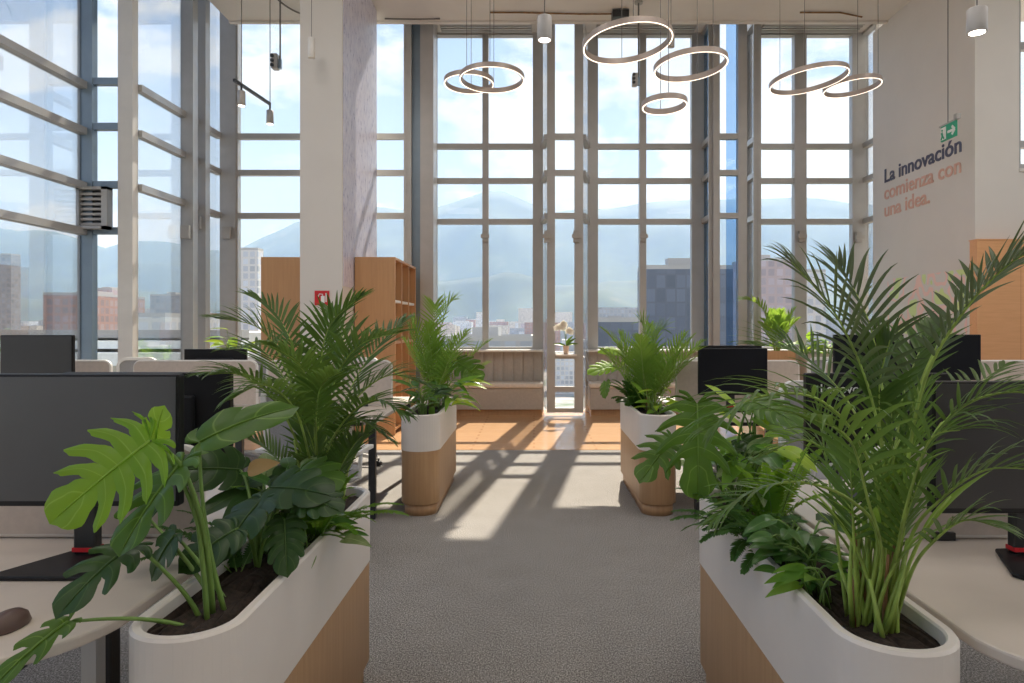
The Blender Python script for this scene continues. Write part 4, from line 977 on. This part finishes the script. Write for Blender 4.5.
# ------------------------------------------------------------------ outside
GZ=-45
m1,nt,out=nm('city_ground'); p=prin(nt,(.3,.32,.3),.9)
n_=noise_node(nt,.02,8,objvec(nt),.7); r_=ramp(nt,n_.outputs['Fac'],[(.35,(.10,.16,.08)),(.5,(.30,.30,.28)),(.6,(.5,.42,.38))]); lnk(nt,r_.outputs[0],p.inputs[0]); lnk(nt,p.outputs[0],out.inputs[0])
b=MB(); b.box((-9000,20,GZ-1),(9000,9000,GZ)); b.box((-9000,-3000,GZ-1),(9000,20,GZ)); tag(b.build('ground',m1),kind='structure')
def facade(name,c1,c2,win,ww=3.0,hh=3.2,mort=.28):
    m,nt,out=nm(name); p=prin(nt,c1,.7)
    t=nt.nodes.new('ShaderNodeTexCoord'); sp=nt.nodes.new('ShaderNodeSeparateXYZ'); lnk(nt,t.outputs['Object'],sp.inputs[0])
    ad=nt.nodes.new('ShaderNodeMath'); lnk(nt,sp.outputs[0],ad.inputs[0]); lnk(nt,sp.outputs[1],ad.inputs[1])
    cb=nt.nodes.new('ShaderNodeCombineXYZ'); lnk(nt,ad.outputs[0],cb.inputs[0]); lnk(nt,sp.outputs[2],cb.inputs[1])
    b=nt.nodes.new('ShaderNodeTexBrick'); b.offset=0; b.inputs['Scale'].default_value=1; b.inputs['Brick Width'].default_value=ww; b.inputs['Row Height'].default_value=hh
    b.inputs['Mortar Size'].default_value=mort*hh/2; b.inputs['Mortar Smooth'].default_value=0
    b.inputs['Color1'].default_value=(*win,1); b.inputs['Color2'].default_value=(*[w*1.6 for w in win],1); b.inputs['Mortar'].default_value=(*c1,1); lnk(nt,cb.outputs[0],b.inputs['Vector'])
    lnk(nt,b.outputs[0],p.inputs[0]); lnk(nt,p.outputs[0],out.inputs[0]); return m
FM=[facade('facade_white',(.72,.70,.67),0,(.45,.47,.50)),facade('facade_brick',(.46,.27,.21),0,(.30,.22,.20)),facade('facade_grey',(.42,.42,.43),0,(.28,.30,.33)),
    facade('facade_cream',(.66,.58,.48),0,(.42,.38,.33)),facade('facade_pink',(.52,.41,.40),0,(.36,.31,.33))]
FB=facade('facade_dark_glass',(.15,.17,.21),0,(.12,.14,.18),2.5,3.5,.12)
rooftop=simple('roof_grey',(.5,.49,.47),.8)
def building(x0,x1,y0,y1,z1,mat,label,group=None,name='building',roof=True):
    t=thing(name,label,'building',((x0+x1)/2,(y0+y1)/2,GZ),group)
    b=MB(); b.box((x0,y0,GZ),(x1,y1,z1)); b.build('walls',mat,t)
    if roof:
        w,d=(x1-x0),(y1-y0)
        b=MB(); b.box((x0,y0,z1),(x1,y0+.4,z1+1)); b.box((x0,y1-.4,z1),(x1,y1,z1+1)); b.box((x0,y0+.4,z1),(x0+.4,y1-.4,z1+1)); b.box((x1-.4,y0+.4,z1),(x1,y1-.4,z1+1))
        b.box((x0+w*.3,y0+d*.3,z1),(x0+w*.6,y0+d*.7,z1+min(3,w*.15))); b.build('roof',rooftop,t)
    return t
Yb=170
building(PX(643,Yb),PX(733,Yb),Yb,Yb+9,PZ(265,Yb)-1,FB,'large dark glass office block beyond the middle window bay')
Yb=240
building(PX(745,Yb),PX(795,Yb),Yb,Yb+16,PZ(258,Yb)-1,FM[4],'pinkish brick tower block beyond the right window bay')
building(PX(797,Yb),PX(850,Yb),Yb+20,Yb+60,PZ(272,Yb+20),FM[0],'pale block right of the pinkish tower beyond the right bay')
building(PX(598,150),PX(644,150),150,175,PZ(322,150),FB,'low blue grey block left of the dark glass block')
building(PX(440,130),PX(533,130),130,160,PZ(341,130),FM[2],'flat roofed grey block beyond the left window bay')
building(PX(240,300),PX(258,300),300,306,PZ(250,300),FM[0],'slim white tower beyond the left corner window')
building(PX(135,160),PX(165,160),160,190,PZ(317,160),FM[0],'white cube shaped building at the left windows')
building(PX(43,260),PX(85,260),260,300,PZ(295,260),FM[1],'red brick block seen through the left side windows')
building(PX(86,300),PX(112,300),300,320,PZ(290,300),FM[4],'pink block next to the red brick block at left')
building(PX(-2,420),PX(11,420),420,428,PZ(255,420),FM[2],'tall grey tower at the far left frame edge')
building(PX(150,420),PX(180,420),420,450,PZ(296,420),FM[2],'grey mid rise behind the white cube building')
# neighbouring low wing with white parapet bands
t=thing('terraced_building','neighbouring terraced wing with white and grey parapet bands outside left','building',(-20,25,GZ))
xr=PX(232,25)
b=MB(); b.box((-45,26.5,GZ),(xr,40,PZ(333,26))); b.build('walls',M['post'] if 0 else rooftop,t)
for z0,z1,y in ((PZ(338,25.5),PZ(330,25.5),25.8),(PZ(349,25),PZ(341,25),25.2),(PZ(366,24.5),PZ(353,24.5),24.6)):
    b=MB(); b.box((-45,y,z0),(xr,26.5,z1)); b.build('parapet',M['signwhite'] if z1<1.1 else M['grille'],t)
rnd=random.Random(99)
k=0
while k<250:
    Y=rnd.uniform(260,2000); px=rnd.uniform(-60,900)
    x=PX(px,Y); w=rnd.uniform(12,38)*(1+Y/3000); top=-34+Y*.026+rnd.uniform(0,16)+(rnd.uniform(8,26) if rnd.random()<.2 else 0)
    if Y<420 and 590<px<860: continue
    building(x,x+w,Y,Y+rnd.uniform(12,30),top,FM[rnd.randrange(5)],'low city building in the hazy valley beyond the windows','low city buildings in the valley',roof=False); k+=1
# trees just outside the right bay
def tree(x,y,zt,r,label,seed):
    rnd=random.Random(seed); t=thing('tree',label,'tree',(x,y,GZ),'trees outside the right window bay')
    b=MB(); b.tube([(x,y,GZ),(x,y,zt-r)],[.6,.3],8); b.build('trunk',M['canebrown'],t)
    b=MB()
    for k in range(1500):
        d=V((rnd.gauss(0,1),rnd.gauss(0,1),rnd.gauss(0,1))).normalized()*r*rnd.uniform(.55,1); c=V((x,y,zt-r))+V((d.x,d.y,d.z*.8)); s=rnd.uniform(.25,.6)
        a1=V((rnd.uniform(-1,1),rnd.uniform(-1,1),rnd.uniform(-1,1))).normalized(); a2=a1.cross(d).normalized()
        i=[b.vert(c+a1*s),b.vert(c+a2*s*.6),b.vert(c-a1*s),b.vert(c-a2*s*.6)]; b.face(i)
    b.build('crown',M['fern'],t)
for k,(px,py,Y,r) in enumerate(((792,333,60,4),(828,338,55,4.5),(858,330,65,4),(735,345,70,4))): tree(PX(px,Y),Y,PZ(py,Y),r,('tree beyond the wooden planter','tree beyond the grey trough','tree beyond the right bay nearest to the slogan wall','tree beyond the narrow glass right of the middle bay')[k],k)
# mountains
ridge=[(-900,190),(-500,215),(-200,240),(0,228),(60,232),(100,250),(150,236),(185,246),(215,252),(245,247),(300,222),(360,205),(420,212),(450,203),(480,194),(498,187),(515,196),(545,210),(585,212),(620,205),(650,203),(690,200),(760,199),(800,197),(850,204),(950,210),(1200,190),(1700,215)]
def rh(px):
    for (a,ya),(b_,yb) in zip(ridge,ridge[1:]):
        if a<=px<=b_: return ya+(yb-ya)*(px-a)/(b_-a)
    return 215
m1,nt,out=nm('mountain_forest'); p=prin(nt,(.06,.10,.05),.95)
n_=noise_node(nt,.003,8,objvec(nt),.65); r_=ramp(nt,n_.outputs['Fac'],[(.35,(.02,.04,.03)),(.6,(.06,.09,.05)),(.7,(.14,.14,.11))]); lnk(nt,r_.outputs[0],p.inputs[0]); lnk(nt,p.outputs[0],out.inputs[0])
def mountains(Yr,Y0,ridf,label,seed,jit=1):
    b=MB(); cols=[]; N=150
    for i in range(N+1):
        px=-900+2600*i/N; top=PZ(ridf(px)+4*noise.noise(V((px*.03,seed,0)))*jit+2*noise.noise(V((px*.11,seed,3)))*jit,Yr)
        row=[]
        for j in range(15):
            v_=j/14; y=Y0+(Yr-Y0)*v_; x=PX(px,Yr)*(.62+.38*v_)
            z=GZ+(top-GZ)*(v_**1.25)+ (110*noise.noise(V((x*.0022,y*.0012,seed)))+60*noise.noise(V((x*.006,y*.002,seed))))*math.sin(math.pi*v_)
            row.append(b.vert((x,y,z)))
        row.append(b.vert((PX(px,Yr)*1.1,Yr+1500,GZ)))
        cols.append(row)
    for i in range(N):
        for j in range(15): b.face((cols[i][j],cols[i+1][j],cols[i+1][j+1],cols[i][j+1]))
    return tag(b.build('mountain_range',m1,None,True),label,'mountain')
mountains(5200,3200,rh,'high blue forested mountain range on the horizon beyond the windows',5)
mountains(3000,2100,lambda px: 285+14*math.sin(px*.012)+10*math.sin(px*.031+1)-(28 if 560<px<720 else 0)*math.sin((px-560)/160*math.pi if 560<px<720 else 0),'lower dark foothill in front of the high mountain range',9)
# haze over the valley
m2=bpy.data.materials.new('valley_haze'); m2.use_nodes=True; nt=m2.node_tree; nt.nodes.clear(); out=nt.nodes.new('ShaderNodeOutputMaterial')
vs=nt.nodes.new('ShaderNodeVolumeScatter'); vs.inputs['Color'].default_value=(.18,.275,.45,1); vs.inputs['Density'].default_value=.00030; vs.inputs['Anisotropy'].default_value=.2
lnk(nt,vs.outputs[0],out.inputs['Volume'])
b=MB(); b.box((-6500,60,GZ+.5),(6500,5500,1250)); h=tag(b.build('haze',m2),'pale blue haze lying over the valley and the mountains','haze',kind='stuff')

# ------------------------------------------------------------------ world
w=bpy.data.worlds.new('sky'); bpy.context.scene.world=w; w.use_nodes=True; nt=w.node_tree; nt.nodes.clear()
out=nt.nodes.new('ShaderNodeOutputWorld'); bg=nt.nodes.new('ShaderNodeBackground')
tc=nt.nodes.new('ShaderNodeTexCoord'); sp=nt.nodes.new('ShaderNodeSeparateXYZ'); lnk(nt,tc.outputs['Generated'],sp.inputs[0])
grad=ramp(nt,sp.outputs['Z'],[(0,(.78,.84,.93)),(.22,(.53,.65,.87)),(.5,(.32,.45,.74))])
mp=nt.nodes.new('ShaderNodeMapping'); mp.inputs['Scale'].default_value=(1.0,1.0,1.9); mp.inputs['Location'].default_value=(.9,.35,.1); lnk(nt,tc.outputs['Generated'],mp.inputs[0])
n_=noise_node(nt,3.6,9,mp.outputs[0],.56)
ad=nt.nodes.new('ShaderNodeMath'); ad.operation='MULTIPLY_ADD'; ad.inputs[1].default_value=.10; lnk(nt,sp.outputs['X'],ad.inputs[0]); lnk(nt,n_.outputs['Fac'],ad.inputs[2])
cl=ramp(nt,ad.outputs[0],[(.465,(0,0,0)),(.525,(1,1,1))])
shade=noise_node(nt,6,5,mp.outputs[0]); sh=ramp(nt,shade.outputs['Fac'],[(.3,(.70,.74,.82)),(.6,(1.0,.99,.97))])
mx=nt.nodes.new('ShaderNodeMix'); mx.data_type='RGBA'; lnk(nt,cl.outputs[0],mx.inputs[0]); lnk(nt,grad.outputs[0],mx.inputs[6]); lnk(nt,sh.outputs[0],mx.inputs[7])
lnk(nt,mx.outputs[2],bg.inputs[0]); bg.inputs[1].default_value=1.0; lnk(nt,bg.outputs[0],out.inputs[0])

# ------------------------------------------------------------------ lights
def lamp(name,typ,loc,energy,col=(1,1,1),size=None,sizey=None,rot=(0,0,0)):
    l=bpy.data.lights.new(name,typ); l.energy=energy; l.color=col
    if size and typ=='AREA':
        l.size=size
        if sizey: l.shape='RECTANGLE'; l.size_y=sizey
    o=bpy.data.objects.new(name,l); C.objects.link(o); o.location=loc; o.rotation_euler=rot; return o
sdir=V((.15,1,1.01)).normalized()
s=lamp('sun','SUN',(0,0,20),11.0,(1,.92,.80)); s.data.angle=R(.6); s.rotation_euler=sdir.to_track_quat('Z','Y').to_euler()
# light panels added overhead, out of view, as fill for the room
for i,(x,y) in enumerate([(x,y) for y in (-4.5,-1.2,2.1,5.4) for x in (-2.8,1.7,6.0)]):
    t=thing('fill_panel_light','unseen square fill light panel added overhead','ceiling light',(x,y,CE),'added fill light panels')
    b=MB(); b.box((x-.65,y-.65,CE-.05),(x+.65,y+.65,CE-.03)); b.build('diffuser',emit('fill_panel_glow',(1,.93,.85),3),t) if i==0 else None
    if i: b.build('diffuser',bpy.data.materials['fill_panel_glow'],t)
    b=MB(); b.box((x-.68,y-.68,CE-.03),(x+.68,y+.68,CE)); b.build('frame',M['post'],t)
    o=lamp('fill_panel_lamp','AREA',(x,y,CE-.07),14 if y<3 else 21,(1,.91,.81) if y<3 else (1,.95,.90),1.3)

# ------------------------------------------------------------------ camera
cam=bpy.data.cameras.new('camera'); cam.sensor_width=36; cam.lens=36*F/1024; cam.shift_x=-(VX-512)/1024; cam.shift_y=-(341.5-VY)/1024
cam.clip_end=30000; cam.clip_start=.05
co=bpy.data.objects.new('camera',cam); C.objects.link(co); co.location=(0,0,H); co.rotation_euler=(R(90),0,0)
sc=bpy.context.scene; sc.camera=co
sc.view_settings.view_transform='Standard'; sc.view_settings.look='None'; sc.view_settings.gamma=1; sc.view_settings.use_curve_mapping=False
sc.view_settings.exposure=0.0
cy=sc.cycles; cy.use_denoising=True; cy.max_bounces=10; cy.volume_bounces=2; cy.diffuse_bounces=5; cy.transparent_max_bounces=24; cy.sample_clamp_indirect=6; cy.caustics_reflective=False; cy.caustics_refractive=False
